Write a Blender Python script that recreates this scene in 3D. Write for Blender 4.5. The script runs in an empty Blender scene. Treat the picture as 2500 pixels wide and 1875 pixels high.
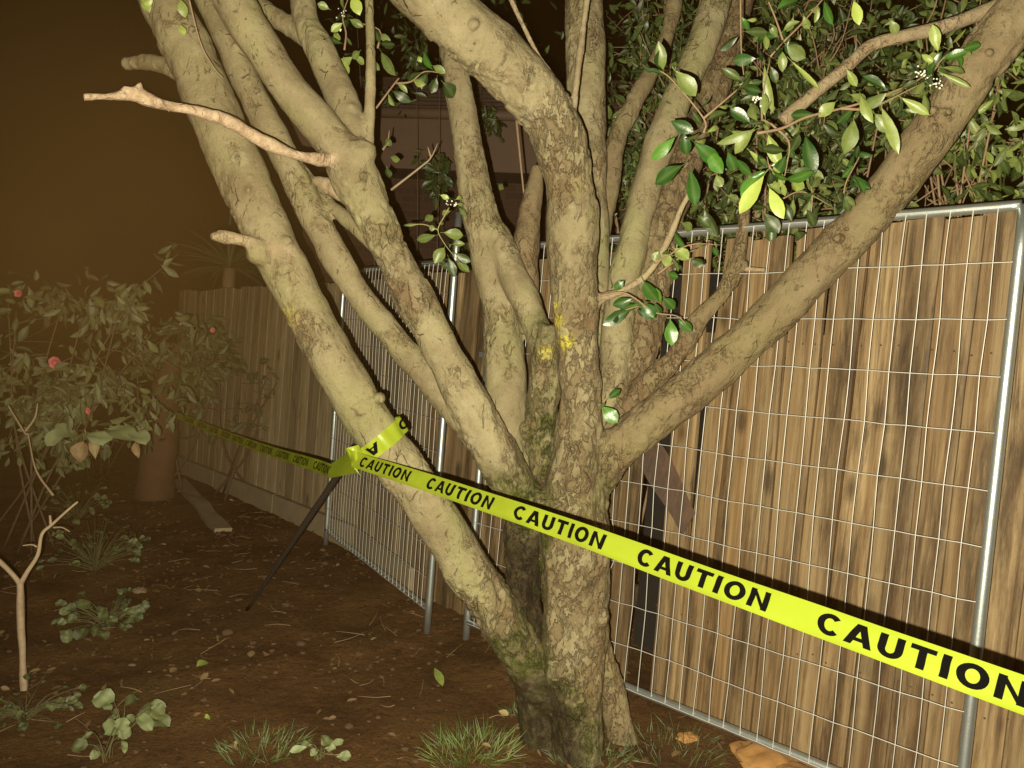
import bpy, bmesh, math, random
import numpy as np
from mathutils import Vector, Matrix, noise
random.seed(7)
sc = bpy.context.scene
C = sc.collection

# ------------------------------------------------------------------ camera
F = 1900.0                      # focal length in photo pixels (2500 wide)
H = 1.6
g = np.array([-.085, 1, .05]); g /= np.linalg.norm(g)      # gravity seen by the phone (x right, y down, z forward)
Zw = -g
Yw = np.array([0, 0, 1.]) - np.dot([0, 0, 1.], Zw) * Zw; Yw /= np.linalg.norm(Yw)
Xw = np.cross(Yw, Zw)
M = np.array([Xw, Yw, Zw])
cam_d = bpy.data.cameras.new('camera'); cam = bpy.data.objects.new('camera', cam_d); C.objects.link(cam)
cam_d.sensor_width = 36; cam_d.lens = F / 2500 * 36
cam_d.clip_start = .02; cam_d.clip_end = 500
r_, u_, b_ = M @ [1, 0, 0], M @ [0, -1, 0], M @ [0, 0, -1]
cam.matrix_world = Matrix(((r_[0], u_[0], b_[0], 0), (r_[1], u_[1], b_[1], 0), (r_[2], u_[2], b_[2], H), (0, 0, 0, 1)))
sc.camera = cam

def W(px, py, d):               # photo pixel + distance along the view -> world point
    p = M @ np.array([(px - 1250) / F * d, (py - 937.5) / F * d, d]); return Vector((p[0], p[1], p[2] + H))
def FV(x, y, d): return W(x * 1.1302, y * 1.1302, d)
n_g = M @ np.array([-0.01822433, 0.62079526, 0.04012808])   # the garden falls gently
def gz(x, y):
    x = max(-14, min(14, x)); y = max(-5, min(18, y))
    return (1 - n_g[0] * x - n_g[1] * y) / n_g[2] + H
def gh(x, y):
    p = Vector((x, y, 0)); return gz(x, y) + .035 * noise.noise(p * 1.3) + .016 * noise.noise(p * 4.2) + .010 * noise.noise(p * 13)
def G(px, py, dz=0.0):          # photo pixel -> point on the ground
    v = M @ np.array([(px - 1250) / F, (py - 937.5) / F, 1.]); t = 1 / np.dot(n_g, v)
    return Vector((v[0] * t, v[1] * t, gh(v[0] * t, v[1] * t) + dz))
def GP(px, py):                 # the same on the even slope, without its bumps
    p = G(px, py); return Vector((p.x, p.y, gz(p.x, p.y)))
UP = Vector((0, 0, 1))

# ------------------------------------------------------------------ night sky, flash, exposure
world = bpy.data.worlds.new('World'); sc.world = world; world.use_nodes = True
wn = world.node_tree; wn.nodes.clear()
sky = wn.nodes.new('ShaderNodeTexSky'); sky.sky_type = 'NISHITA'; sky.sun_disc = False
sky.sun_elevation = math.radians(-6); sky.sun_rotation = math.radians(200)
bg = wn.nodes.new('ShaderNodeBackground'); bg.inputs['Strength'].default_value = .05
wo = wn.nodes.new('ShaderNodeOutputWorld')
wn.links.new(sky.outputs[0], bg.inputs[0]); wn.links.new(bg.outputs[0], wo.inputs[0])

fl = bpy.data.lights.new('phone_flash', 'SPOT')             # the phone's own lit flash, low left of its lens
fl.energy = 1230; fl.color = (1, .92, .68); fl.shadow_soft_size = .004
fl.spot_size = math.radians(124); fl.spot_blend = .75
flo = bpy.data.objects.new('phone_flash', fl); C.objects.link(flo)
flo.location = W(1250 - .040 * F, 937 + .027 * F, 1.0) - Vector(M @ [0, 0, 1.0])
tgt = W(1420, 900, 3.0)
flo.rotation_euler = (tgt - flo.location).to_track_quat('-Z', 'Y').to_euler()
fl.use_nodes = True
ln = fl.node_tree; em = ln.nodes['Emission']
lf = ln.nodes.new('ShaderNodeLightFalloff'); lf.inputs['Strength'].default_value = 1.0; lf.inputs['Smooth'].default_value = 6.0     # soft shoulder close to the lamp
ln.links.new(lf.outputs['Quadratic'], em.inputs['Strength'])

sc.view_settings.view_transform = 'Standard'; sc.view_settings.look = 'None'
sc.view_settings.exposure = 0.0; sc.view_settings.gamma = 1
sc.render.film_transparent = False
sc.cycles.use_denoising = True
sc.cycles.volume_step_rate = 2.5
sc.cycles.max_bounces = 5; sc.cycles.volume_bounces = 0

# ------------------------------------------------------------------ materials
def nodes(name):
    m = bpy.data.materials.new(name); m.use_nodes = True
    nt = m.node_tree; b = nt.nodes['Principled BSDF']
    return m, nt, b
def N(nt, t, **kw):
    n = nt.nodes.new(t)
    for k, v in kw.items():
        if k.startswith('i_'): n.inputs[k[2:].replace('_', ' ')].default_value = v
        else: setattr(n, k, v)
    return n
def lk(nt, a, b): nt.links.new(a, b)
def mixc(nt, fac, a, b, mode='MIX'):
    m = nt.nodes.new('ShaderNodeMix'); m.data_type = 'RGBA'; m.blend_type = mode
    for s, v in ((m.inputs[0], fac), (m.inputs[6], a), (m.inputs[7], b)):
        if hasattr(v, 'is_output'): lk(nt, v, s)
        elif isinstance(v, (int, float)): s.default_value = v
        else: s.default_value = (*v, 1)
    return m.outputs[2]
def ramp(nt, fac, stops):
    r = nt.nodes.new('ShaderNodeValToRGB'); e = r.color_ramp.elements
    while len(e) < len(stops): e.new(.5)
    for k, (p, c) in enumerate(stops):
        e[k].position = p; e[k].color = (c, c, c, 1) if isinstance(c, (int, float)) else (*c, 1)
    lk(nt, fac, r.inputs[0]); return r.outputs[0]
def math_(nt, op, a, b):
    m = nt.nodes.new('ShaderNodeMath'); m.operation = op
    for s, v in zip(m.inputs, (a, b)):
        if hasattr(v, 'is_output'): lk(nt, v, s)
        else: s.default_value = v
    return m.outputs[0]
def noise_(nt, vec, scale, detail=5, rough=.6, dist=0.0):
    n = N(nt, 'ShaderNodeTexNoise'); n.inputs['Scale'].default_value = scale; n.inputs['Detail'].default_value = detail
    n.inputs['Roughness'].default_value = rough; n.inputs['Distortion'].default_value = dist
    if vec is not None: lk(nt, vec, n.inputs['Vector'])
    return n.outputs['Fac']
def coords(nt, scale=None, rot=None):
    t = N(nt, 'ShaderNodeTexCoord')
    if scale is None: return t.outputs['Object']
    mp = N(nt, 'ShaderNodeMapping'); mp.inputs['Scale'].default_value = scale
    if rot: mp.inputs['Rotation'].default_value = rot
    lk(nt, t.outputs['Object'], mp.inputs[0]); return mp.outputs[0]
def bump(nt, b, h, strength, dist):
    n = N(nt, 'ShaderNodeBump'); n.inputs['Strength'].default_value = strength; n.inputs['Distance'].default_value = dist
    lk(nt, h, n.inputs['Height']); lk(nt, n.outputs[0], b.inputs['Normal'])
def attr(nt, name): return N(nt, 'ShaderNodeAttribute', attribute_name=name).outputs['Fac']

def bark_material():
    m, nt, b = nodes('bark')
    co = coords(nt)
    c = mixc(nt, ramp(nt, noise_(nt, co, 5, 6, .65), [(.35, 0), (.65, 1)]), (.205, .162, .088), (.315, .265, .150))
    c = mixc(nt, ramp(nt, noise_(nt, co, 2.6, 4, .6, .6), [(.50, 0), (.66, .75)]), c, (.255, .24, .105))      # green film of algae
    # shed plates show redder wood beneath, with thin dark rims
    wv = N(nt, 'ShaderNodeTexNoise'); wv.inputs['Scale'].default_value = 7; wv.inputs['Detail'].default_value = 3; lk(nt, co, wv.inputs['Vector'])
    add = N(nt, 'ShaderNodeVectorMath', operation='MULTIPLY_ADD'); lk(nt, wv.outputs['Color'], add.inputs[0])
    add.inputs[1].default_value = (.09, .09, .09); lk(nt, co, add.inputs[2])
    def squash(z):
        mp = N(nt, 'ShaderNodeMapping'); mp.inputs['Scale'].default_value = (1, 1, z); lk(nt, add.outputs[0], mp.inputs[0]); return mp.outputs[0]
    rough_zone = ramp(nt, math_(nt, 'ADD', noise_(nt, co, 3.6, 5, .7), math_(nt, 'MULTIPLY', attr(nt, 'scaly'), .24)), [(.555, 0), (.68, 1)])
    # large thin plates, only some of their rims lifted
    v = N(nt, 'ShaderNodeTexVoronoi', feature='DISTANCE_TO_EDGE'); v.inputs['Scale'].default_value = 13; lk(nt, squash(.6), v.inputs['Vector'])
    v2 = N(nt, 'ShaderNodeTexVoronoi'); v2.inputs['Scale'].default_value = 13; lk(nt, squash(.6), v2.inputs['Vector'])
    sep = N(nt, 'ShaderNodeSeparateColor'); lk(nt, v2.outputs['Color'], sep.inputs[0])
    shed = math_(nt, 'MULTIPLY', ramp(nt, sep.outputs[0], [(.70, 0), (.74, 1)]), rough_zone)
    c = mixc(nt, math_(nt, 'MULTIPLY', shed, .45), c, (.20, .125, .06))
    broken = math_(nt, 'MULTIPLY', ramp(nt, noise_(nt, co, 15, 4, .7), [(.50, 0), (.60, 1)]), ramp(nt, noise_(nt, co, 2.7, 2), [(.45, 0), (.55, 1)]))
    edge = math_(nt, 'MULTIPLY', ramp(nt, v.outputs[0], [(0, 1), (.035, 0)]), broken)
    c = mixc(nt, math_(nt, 'MULTIPLY', edge, .85), c, (.045, .03, .014))
    # crumbling chips: brown underbark with paler flakes left standing
    chipn = noise_(nt, squash(.45), 30, 5, .68)
    chip = math_(nt, 'MULTIPLY', ramp(nt, chipn, [(.475, 1), (.535, 0)]), rough_zone)
    c = mixc(nt, math_(nt, 'MULTIPLY', chip, .62), c, (.13, .085, .04))
    fis = ramp(nt, noise_(nt, squash(.2), 38, 4, .65), [(.635, 0), (.70, 1)])
    c = mixc(nt, math_(nt, 'MULTIPLY', fis, .5), c, (.06, .05, .024))
    c = mixc(nt, math_(nt, 'MULTIPLY', ramp(nt, noise_(nt, squash(.5), 6.5, 7, .75), [(.52, 0), (.72, 1)]), .5), c, (.17, .12, .06))
    c = mixc(nt, math_(nt, 'MULTIPLY', ramp(nt, noise_(nt, co, 11, 5, .7), [(.56, 0), (.72, 1)]), .5), c, (.36, .32, .21))
    sp = ramp(nt, noise_(nt, co, 95, 2, .5), [(.66, 0), (.74, 1)])
    c = mixc(nt, math_(nt, 'MULTIPLY', sp, .35), c, (.40, .37, .24))
    c = mixc(nt, math_(nt, 'MULTIPLY', ramp(nt, noise_(nt, co, 75, 4, .7), [(.56, 0), (.68, 1)]), .4), c, (.10, .07, .034))
    c = mixc(nt, attr(nt, 'pale'), c, mixc(nt, ramp(nt, noise_(nt, co, 34, 6, .75), [(.35, 0), (.65, 1)]), (.30, .20, .12), (.58, .44, .30)))
    c = mixc(nt, attr(nt, 'dark'), c, mixc(nt, noise_(nt, co, 22, 6, .7), (.075, .045, .022), (.24, .155, .08)))
    mo = math_(nt, 'MULTIPLY', attr(nt, 'moss'), ramp(nt, noise_(nt, co, 16, 6, .75), [(.34, 0), (.6, 1)]))
    c = mixc(nt, mo, c, mixc(nt, ramp(nt, noise_(nt, co, 60, 5, .8), [(.35, 0), (.7, 1)]), (.014, .014, .004), (.115, .125, .02)))
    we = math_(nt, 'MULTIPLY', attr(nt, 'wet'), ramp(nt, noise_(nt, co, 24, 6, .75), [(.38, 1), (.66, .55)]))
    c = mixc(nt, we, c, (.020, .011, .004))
    li = math_(nt, 'MULTIPLY', attr(nt, 'lichen'), ramp(nt, noise_(nt, co, 38, 5, .7), [(.44, 0), (.52, 1)]))
    c = mixc(nt, li, c, (.50, .42, .06))
    lk(nt, c, b.inputs['Base Color']); b.inputs['Roughness'].default_value = .78
    b.inputs['Specular IOR Level'].default_value = .3
    fine = noise_(nt, co, 120, 5, .7)
    h = math_(nt, 'ADD', math_(nt, 'MULTIPLY', math_(nt, 'SUBTRACT', 1.0, edge), .5), math_(nt, 'MULTIPLY', fine, .5))
    h = math_(nt, 'SUBTRACT', h, math_(nt, 'ADD', math_(nt, 'MULTIPLY', shed, .3), math_(nt, 'ADD', math_(nt, 'MULTIPLY', fis, .5), math_(nt, 'MULTIPLY', chip, .9))))
    bump(nt, b, h, 1.0, .009)
    return m
def twig_material(name, a, c_):
    m, nt, b = nodes(name); co = coords(nt)
    lk(nt, mixc(nt, noise_(nt, co, 40, 4), a, c_), b.inputs['Base Color']); b.inputs['Roughness'].default_value = .7
    bump(nt, b, noise_(nt, co, 200, 3), .4, .002); return m
def leaf_material(name, stops, rough, trans=.12):
    m, nt, b = nodes(name)
    a = attr(nt, 'tone'); co = coords(nt)
    c = ramp(nt, math_(nt, 'ADD', a, math_(nt, 'MULTIPLY', math_(nt, 'SUBTRACT', noise_(nt, co, 55, 4), .5), .3)), stops)
    rib = attr(nt, 'rib')
    c = mixc(nt, math_(nt, 'MULTIPLY', rib, .16), c, (.30, .33, .12))
    lk(nt, c, b.inputs['Base Color'])
    b.inputs['Roughness'].default_value = rough
    bump(nt, b, noise_(nt, co, 160, 3), .25, .002)
    return m
def plain(name, col, rough=.6, metal=0., var=.25, scale=30, bmp=.3, spec=.5):
    m, nt, b = nodes(name); co = coords(nt)
    d = tuple(x * (1 - var) for x in col); l = tuple(min(1, x * (1 + var)) for x in col)
    lk(nt, mixc(nt, noise_(nt, co, scale, 6, .65), d, l), b.inputs['Base Color'])
    b.inputs['Roughness'].default_value = rough; b.inputs['Metallic'].default_value = metal
    b.inputs['Specular IOR Level'].default_value = spec
    if bmp: bump(nt, b, noise_(nt, co, scale * 5, 4), bmp, .002)
    return m
def wood_material(name, warm, cool, dirt):
    m, nt, b = nodes(name)
    t = N(nt, 'ShaderNodeTexCoord'); bo = attr(nt, 'board')
    off = N(nt, 'ShaderNodeCombineXYZ')
    lk(nt, math_(nt, 'MULTIPLY', bo, 37.), off.inputs[0]); lk(nt, math_(nt, 'MULTIPLY', bo, 19.), off.inputs[2])
    ad = N(nt, 'ShaderNodeVectorMath', operation='ADD'); lk(nt, t.outputs['Object'], ad.inputs[0]); lk(nt, off.outputs[0], ad.inputs[1])
    def mapped(s):
        mp = N(nt, 'ShaderNodeMapping'); mp.inputs['Scale'].default_value = s; lk(nt, ad.outputs[0], mp.inputs[0]); return mp.outputs[0]
    # knots bend the grain around them
    kn = N(nt, 'ShaderNodeTexVoronoi'); kn.inputs['Scale'].default_value = 1; lk(nt, mapped((6.5, 6.5, 3.0)), kn.inputs['Vector'])
    knot = ramp(nt, kn.outputs['Distance'], [(.08, 1), (.22, 0)])
    grain = noise_(nt, mapped((46, 46, 1.1)), 1, 6, .7, .5)
    streak = noise_(nt, mapped((19, 19, .5)), 1, 5, .65, .3)
    c = mixc(nt, ramp(nt, grain, [(.30, 0), (.72, 1)]), warm[0], warm[1])
    c = mixc(nt, ramp(nt, streak, [(.38, 0), (.64, .85)]), c, cool)
    c = mixc(nt, math_(nt, 'MULTIPLY', ramp(nt, noise_(nt, mapped((22, 22, 1.2)), 1, 6, .75, .8), [(.52, 0), (.68, 1)]), .9), c, dirt)
    c = mixc(nt, math_(nt, 'MULTIPLY', ramp(nt, noise_(nt, mapped((7, 7, .8)), 1, 7, .75), [(.47, 0), (.63, 1)]), .85), c, dirt)
    c = mixc(nt, math_(nt, 'MULTIPLY', knot, .7), c, tuple(x * .5 for x in dirt))
    hsv = N(nt, 'ShaderNodeHueSaturation'); lk(nt, c, hsv.inputs['Color'])
    wn_ = N(nt, 'ShaderNodeTexWhiteNoise', noise_dimensions='1D'); lk(nt, bo, wn_.inputs['W'])
    mr = N(nt, 'ShaderNodeMapRange'); lk(nt, wn_.outputs['Value'], mr.inputs[0]); mr.inputs[3].default_value = .68; mr.inputs[4].default_value = 1.25
    lk(nt, mr.outputs[0], hsv.inputs['Value'])
    lk(nt, hsv.outputs[0], b.inputs['Base Color']); b.inputs['Roughness'].default_value = .72
    bump(nt, b, math_(nt, 'ADD', grain, math_(nt, 'MULTIPLY', noise_(nt, mapped((120, 120, 5)), 1, 3), .4)), .7, .004)
    return m
def ground_material():
    m, nt, b = nodes('soil'); co = coords(nt)
    c = mixc(nt, ramp(nt, noise_(nt, co, 2.2, 8, .7), [(.35, 0), (.65, 1)]), (.075, .034, .009), (.165, .083, .028))
    c = mixc(nt, ramp(nt, noise_(nt, co, 34, 5, .75), [(.50, 0), (.70, .7)]), c, (.018, .009, .004))
    c = mixc(nt, ramp(nt, noise_(nt, co, 75, 3, .6), [(.64, 0), (.72, .7)]), c, (.17, .105, .05))
    c = mixc(nt, ramp(nt, noise_(nt, co, 1.1, 5, .7), [(.55, 0), (.7, .45)]), c, (.045, .045, .012))
    lk(nt, c, b.inputs['Base Color']); b.inputs['Roughness'].default_value = .9; b.inputs['Specular IOR Level'].default_value = .2
    bump(nt, b, math_(nt, 'ADD', noise_(nt, co, 18, 8, .7), math_(nt, 'MULTIPLY', noise_(nt, co, 90, 4, .7), .35)), 1.0, .035)
    return m
def brick_material():
    m, nt, b = nodes('dark_brick'); co = coords(nt, (1, 1, 1), (math.radians(90), 0, 0))
    br = N(nt, 'ShaderNodeTexBrick'); br.inputs['Scale'].default_value = 1; br.inputs['Brick Width'].default_value = .23
    br.inputs['Row Height'].default_value = .075; br.inputs['Mortar Size'].default_value = .006
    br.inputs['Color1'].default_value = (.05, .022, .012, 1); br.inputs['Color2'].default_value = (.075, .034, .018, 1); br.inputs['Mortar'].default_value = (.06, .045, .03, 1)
    lk(nt, co, br.inputs['Vector']); lk(nt, br.outputs[0], b.inputs['Base Color']); b.inputs['Roughness'].default_value = .9
    bump(nt, b, noise_(nt, coords(nt), 60, 4), .5, .004); return m
def tape_material():
    m, nt, b = nodes('yellow_tape'); co = coords(nt)
    lk(nt, mixc(nt, noise_(nt, co, 6, 4), (.29, .365, .020), (.355, .44, .034)), b.inputs['Base Color'])
    b.inputs['Roughness'].default_value = .34; b.inputs['Specular IOR Level'].default_value = .4
    tr = N(nt, 'ShaderNodeBsdfTranslucent'); tr.inputs[0].default_value = (.6, .65, .03, 1)
    mx = N(nt, 'ShaderNodeMixShader'); mx.inputs[0].default_value = .18
    out = nt.nodes['Material Output']; lk(nt, b.outputs[0], mx.inputs[1]); lk(nt, tr.outputs[0], mx.inputs[2]); lk(nt, mx.outputs[0], out.inputs[0])
    bump(nt, b, noise_(nt, co, 14, 3), .25, .006); return m

BARK = bark_material()
TWIG = twig_material('twig_bark', (.17, .10, .055), (.34, .23, .13))
PALETWIG = twig_material('pale_twig', (.20, .135, .075), (.42, .31, .20))
SHRUBTWIG = twig_material('shrub_twig', (.05, .03, .015), (.12, .075, .04))
STALK = twig_material('weed_stalk', (.05, .045, .016), (.11, .10, .035))
GREENTWIG = twig_material('green_twig', (.22, .20, .07), (.34, .30, .12))
LEAF = leaf_material('leaf', [(0, (.010, .024, .006)), (.3, (.036, .060, .014)), (.6, (.150, .190, .050)), (1, (.36, .44, .085))], .42)
GLOSSY = leaf_material('glossy_leaf', [(0, (.010, .028, .006)), (.4, (.020, .070, .010)), (.8, (.05, .15, .015)), (1, (.08, .2, .02))], .33)
DULL = leaf_material('dull_leaf', [(0, (.03, .035, .012)), (.4, (.075, .085, .03)), (.7, (.13, .15, .06)), (1, (.24, .28, .14))], .6)
DEAD = leaf_material('dead_leaf', [(0, (.06, .028, .010)), (.4, (.15, .085, .035)), (.75, (.26, .17, .085)), (1, (.36, .29, .12))], .7)
GRASS = leaf_material('grass_blade', [(0, (.018, .022, .006)), (.5, (.040, .068, .010)), (1, (.12, .17, .03))], .5)
PINK = plain('pink_petal', (.48, .11, .12), .55, var=.2)
WHITE = plain('white_blossom', (.75, .76, .62), .6, var=.1, bmp=0)
GALV = plain('galvanised_steel', (.50, .54, .53), .40, .85, .18, 45, .25)
WIRE = plain('galvanised_wire', (.62, .60, .55), .5, .3, .15, 60, 0)
FENCE = wood_material('brown_fence_wood', ((.080, .042, .015), (.250, .150, .062)), (.325, .235, .122), (.036, .018, .006))
GREYWOOD = wood_material('grey_fence_wood', ((.29, .21, .11), (.40, .30, .17)), (.40, .32, .19), (.17, .11, .05))
TRUNKBARK = plain('brown_bark', (.085, .042, .019), .9, var=.55, scale=11, bmp=.8)
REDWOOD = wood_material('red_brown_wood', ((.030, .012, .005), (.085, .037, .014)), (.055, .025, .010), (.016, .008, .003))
CONC = plain('concrete', (.27, .21, .125), .9, var=.35, scale=9, bmp=.6)
SOIL = ground_material()
BRICK = brick_material()
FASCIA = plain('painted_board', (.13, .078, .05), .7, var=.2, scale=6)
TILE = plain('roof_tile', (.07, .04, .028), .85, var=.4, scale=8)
TAPE = tape_material()
INK = plain('black_ink', (.004, .004, .004), .95, var=.1, bmp=0, spec=0.0)
BLACK = plain('black_stick', (.018, .012, .008), .8, var=.4, scale=40)
CLAY = plain('orange_clay', (.34, .175, .055), .9, var=.35, scale=25, bmp=.8)
CLOD = plain('clod', (.075, .04, .016), .95, var=.6, scale=14, bmp=.6)
STONE = plain('stone', (.17, .125, .075), .9, var=.4, scale=30, bmp=.8)
GAP_SHADE = plain('gap_shade_black', (.004, .003, .002), .95, var=.2)  # near black, stands in for the shade behind the fence hole

# ------------------------------------------------------------------ mesh helpers
class MB:
    def __init__(s): s.v = []; s.f = []; s.a = {}      # a: per-vertex attributes
    def add(s, vs, fs, **at):
        o = len(s.v); s.v += [tuple(p) for p in vs]; s.f += [tuple(i + o for i in q) for q in fs]
        for k, val in at.items():
            L = s.a.setdefault(k, [0.0] * o); L += [0.0] * (o - len(L))
            L += list(val) if isinstance(val, (list, tuple)) else [val] * len(vs)
        return s
    def build(s, name, mat, parent=None, smooth=True):
        me = bpy.data.meshes.new(name); me.from_pydata(s.v, [], s.f)
        for k, L in s.a.items():
            L += [0.0] * (len(s.v) - len(L))
            at = me.attributes.new(k, 'FLOAT', 'POINT'); at.data.foreach_set('value', L)
        if smooth: me.polygons.foreach_set('use_smooth', [True] * len(me.polygons))
        me.materials.append(mat); me.update()
        o = bpy.data.objects.new(name, me); C.objects.link(o)
        if parent is not None:
            o.parent = parent
            o.matrix_parent_inverse = parent_world(parent).inverted()
        return o
def parent_world(p):
    m = Matrix.Translation(p.location)
    return m if p.parent is None else m      # parents are unrotated empties or meshes at the origin
def tag(o, label=None, cat=None, group=None, kind=None):
    if label: o['label'] = label
    if cat: o['category'] = cat
    if group: o['group'] = group
    if kind: o['kind'] = kind
    return o
def thing(name, loc, label, cat, group=None):
    o = bpy.data.objects.new(name, None); o.location = loc; C.objects.link(o); o.empty_display_size = .1
    return tag(o, label, cat, group)
def spline(pts, k=6):           # Catmull-Rom through rows of numbers
    P = [np.array(p, float) for p in pts]; out = []
    if len(P) < 3:
        return [P[0] + (P[-1] - P[0]) * t / k for t in range(k + 1)]
    Q = [2 * P[0] - P[1]] + P + [2 * P[-1] - P[-2]]
    for i in range(1, len(Q) - 2):
        a, b, c, d = Q[i - 1:i + 3]
        for j in range(k):
            t = j / k
            out.append(.5 * (2 * b + (c - a) * t + (2 * a - 5 * b + 4 * c - d) * t * t + (3 * b - a - 3 * c + d) * t ** 3))
    out.append(P[-1]); return out
def tube(mb, rows, n=8, k=5, cap=True, wob=0.0, **at):     # rows: (x, y, z, radius)
    S = spline(rows, k); vs = []; fs = []; ref = None
    for i, s in enumerate(S):
        p = Vector(s[:3]); a = Vector(S[max(0, i - 1)][:3]); b = Vector(S[min(len(S) - 1, i + 1)][:3])
        t = (b - a).normalized()
        if ref is None: ref = t.cross(Vector((.3, .8, .45))).normalized()
        ref = (ref - t * ref.dot(t)).normalized(); q = t.cross(ref)
        for j in range(n):
            w = 2 * math.pi * j / n
            dr = ref * math.cos(w) + q * math.sin(w)
            r = max(s[3], .0006)
            if wob: r *= 1 + wob * noise.noise(p * 9 + dr * 1.3)
            vs.append(p + dr * r)
    for i in range(len(S) - 1):
        for j in range(n):
            fs.append((i * n + j, i * n + (j + 1) % n, (i + 1) * n + (j + 1) % n, (i + 1) * n + j))
    if cap: fs += [tuple(range(n - 1, -1, -1)), tuple(range((len(S) - 1) * n, len(S) * n))]
    mb.add(vs, fs, **at); return mb
def box(mb, o, ax, ay, az, **at):       # a box from one corner and three edge vectors
    o, ax, ay, az = Vector(o), Vector(ax), Vector(ay), Vector(az)
    vs = [o, o + ax, o + ax + ay, o + ay]; vs += [v + az for v in vs]
    mb.add(vs, [(3, 2, 1, 0), (4, 5, 6, 7), (0, 1, 5, 4), (1, 2, 6, 5), (2, 3, 7, 6), (3, 0, 4, 7)], **at); return mb
def leaf(mb, base, tip, width, face, tone=.5, curl=.15, fold=.25, shape='obovate', petiole=True, n=7, wave=0.0):
    base, tip = Vector(base), Vector(tip); ax = tip - base; L = ax.length
    if L < 1e-5: return
    ax /= L; face = Vector(face); nn = face - ax * face.dot(ax)
    if nn.length < 1e-4: nn = ax.orthogonal()
    nn.normalize(); sd = ax.cross(nn)
    vs = []; rib = []; fs = []
    t0 = .14 if petiole else 0.0
    for i in range(n + 1):
        t = i / n
        if shape == 'obovate': w = math.sin(math.pi * min(1, t ** 1.15)) ** .8 * (.78 + .35 * t)
        elif shape == 'round': w = math.sqrt(max(0, 1 - (2 * t - 1) ** 2))
        else: w = math.sin(math.pi * t ** .85) ** .9
        w *= width * .5
        if i % 2 and 0 < i < n: w *= 1.045
        p = base + ax * L * (t0 + (1 - t0) * t) - nn * (curl * L * t * t) + nn * (curl * L * .35 * t)
        for j, s in enumerate((-1, -.5, 0, .5, 1)):
            q = p + sd * w * s + nn * (abs(s) * w * fold) + nn * (wave * width * math.sin(t * 9 + s * 2.0 + tone * 20))
            vs.append(q); rib.append(1.0 if j == 2 else 0.0)
    for i in range(n):
        for j in range(4):
            a = i * 5 + j; fs.append((a, a + 1, a + 6, a + 5))
    mb.add(vs, fs, tone=tone, rib=rib)
    if petiole:
        a = base; b_ = base + ax * L * t0
        r = max(.0007, width * .02)
        vs = []; 
        for p in (a, b_):
            for k in range(3):
                w = 2 * math.pi * k / 3; vs.append(p + sd * math.cos(w) * r + nn * math.sin(w) * r)
        mb.add(vs, [(0, 1, 4, 3), (1, 2, 5, 4), (2, 0, 3, 5)], tone=min(1, tone + .25), rib=1.0)
TOCAM = lambda p: (Vector((0, 0, H)) - Vector(p)).normalized()
def rnd(a, b): return random.uniform(a, b)
def rvec(s=1.0): return Vector((rnd(-s, s), rnd(-s, s), rnd(-s, s)))

# ------------------------------------------------------------------ ground
def ground():
    def lines(lo, hi, c0, c1, step):
        L = list(np.arange(c0, c1, step)); x = c0; s = step
        while x > lo: s *= 1.35; x -= s; L.insert(0, max(x, lo - 1))
        x = L[-1]; s = step
        while x < hi: s *= 1.35; x += s; L.append(x)
        return L
    xs = lines(-60, 60, -4.0, 3.0, .035); ys = lines(-8, 90, 1.8, 9.0, .045)
    vs = []; nx = len(xs)
    for y in ys:
        for x in xs:
            vs.append((x, y, gh(x, y)))
    fs = [(j * nx + i, j * nx + i + 1, (j + 1) * nx + i + 1, (j + 1) * nx + i) for j in range(len(ys) - 1) for i in range(nx - 1)]
    mb = MB(); mb.add(vs, fs); o = mb.build('ground', SOIL); tag(o, kind='structure')
ground()

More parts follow.
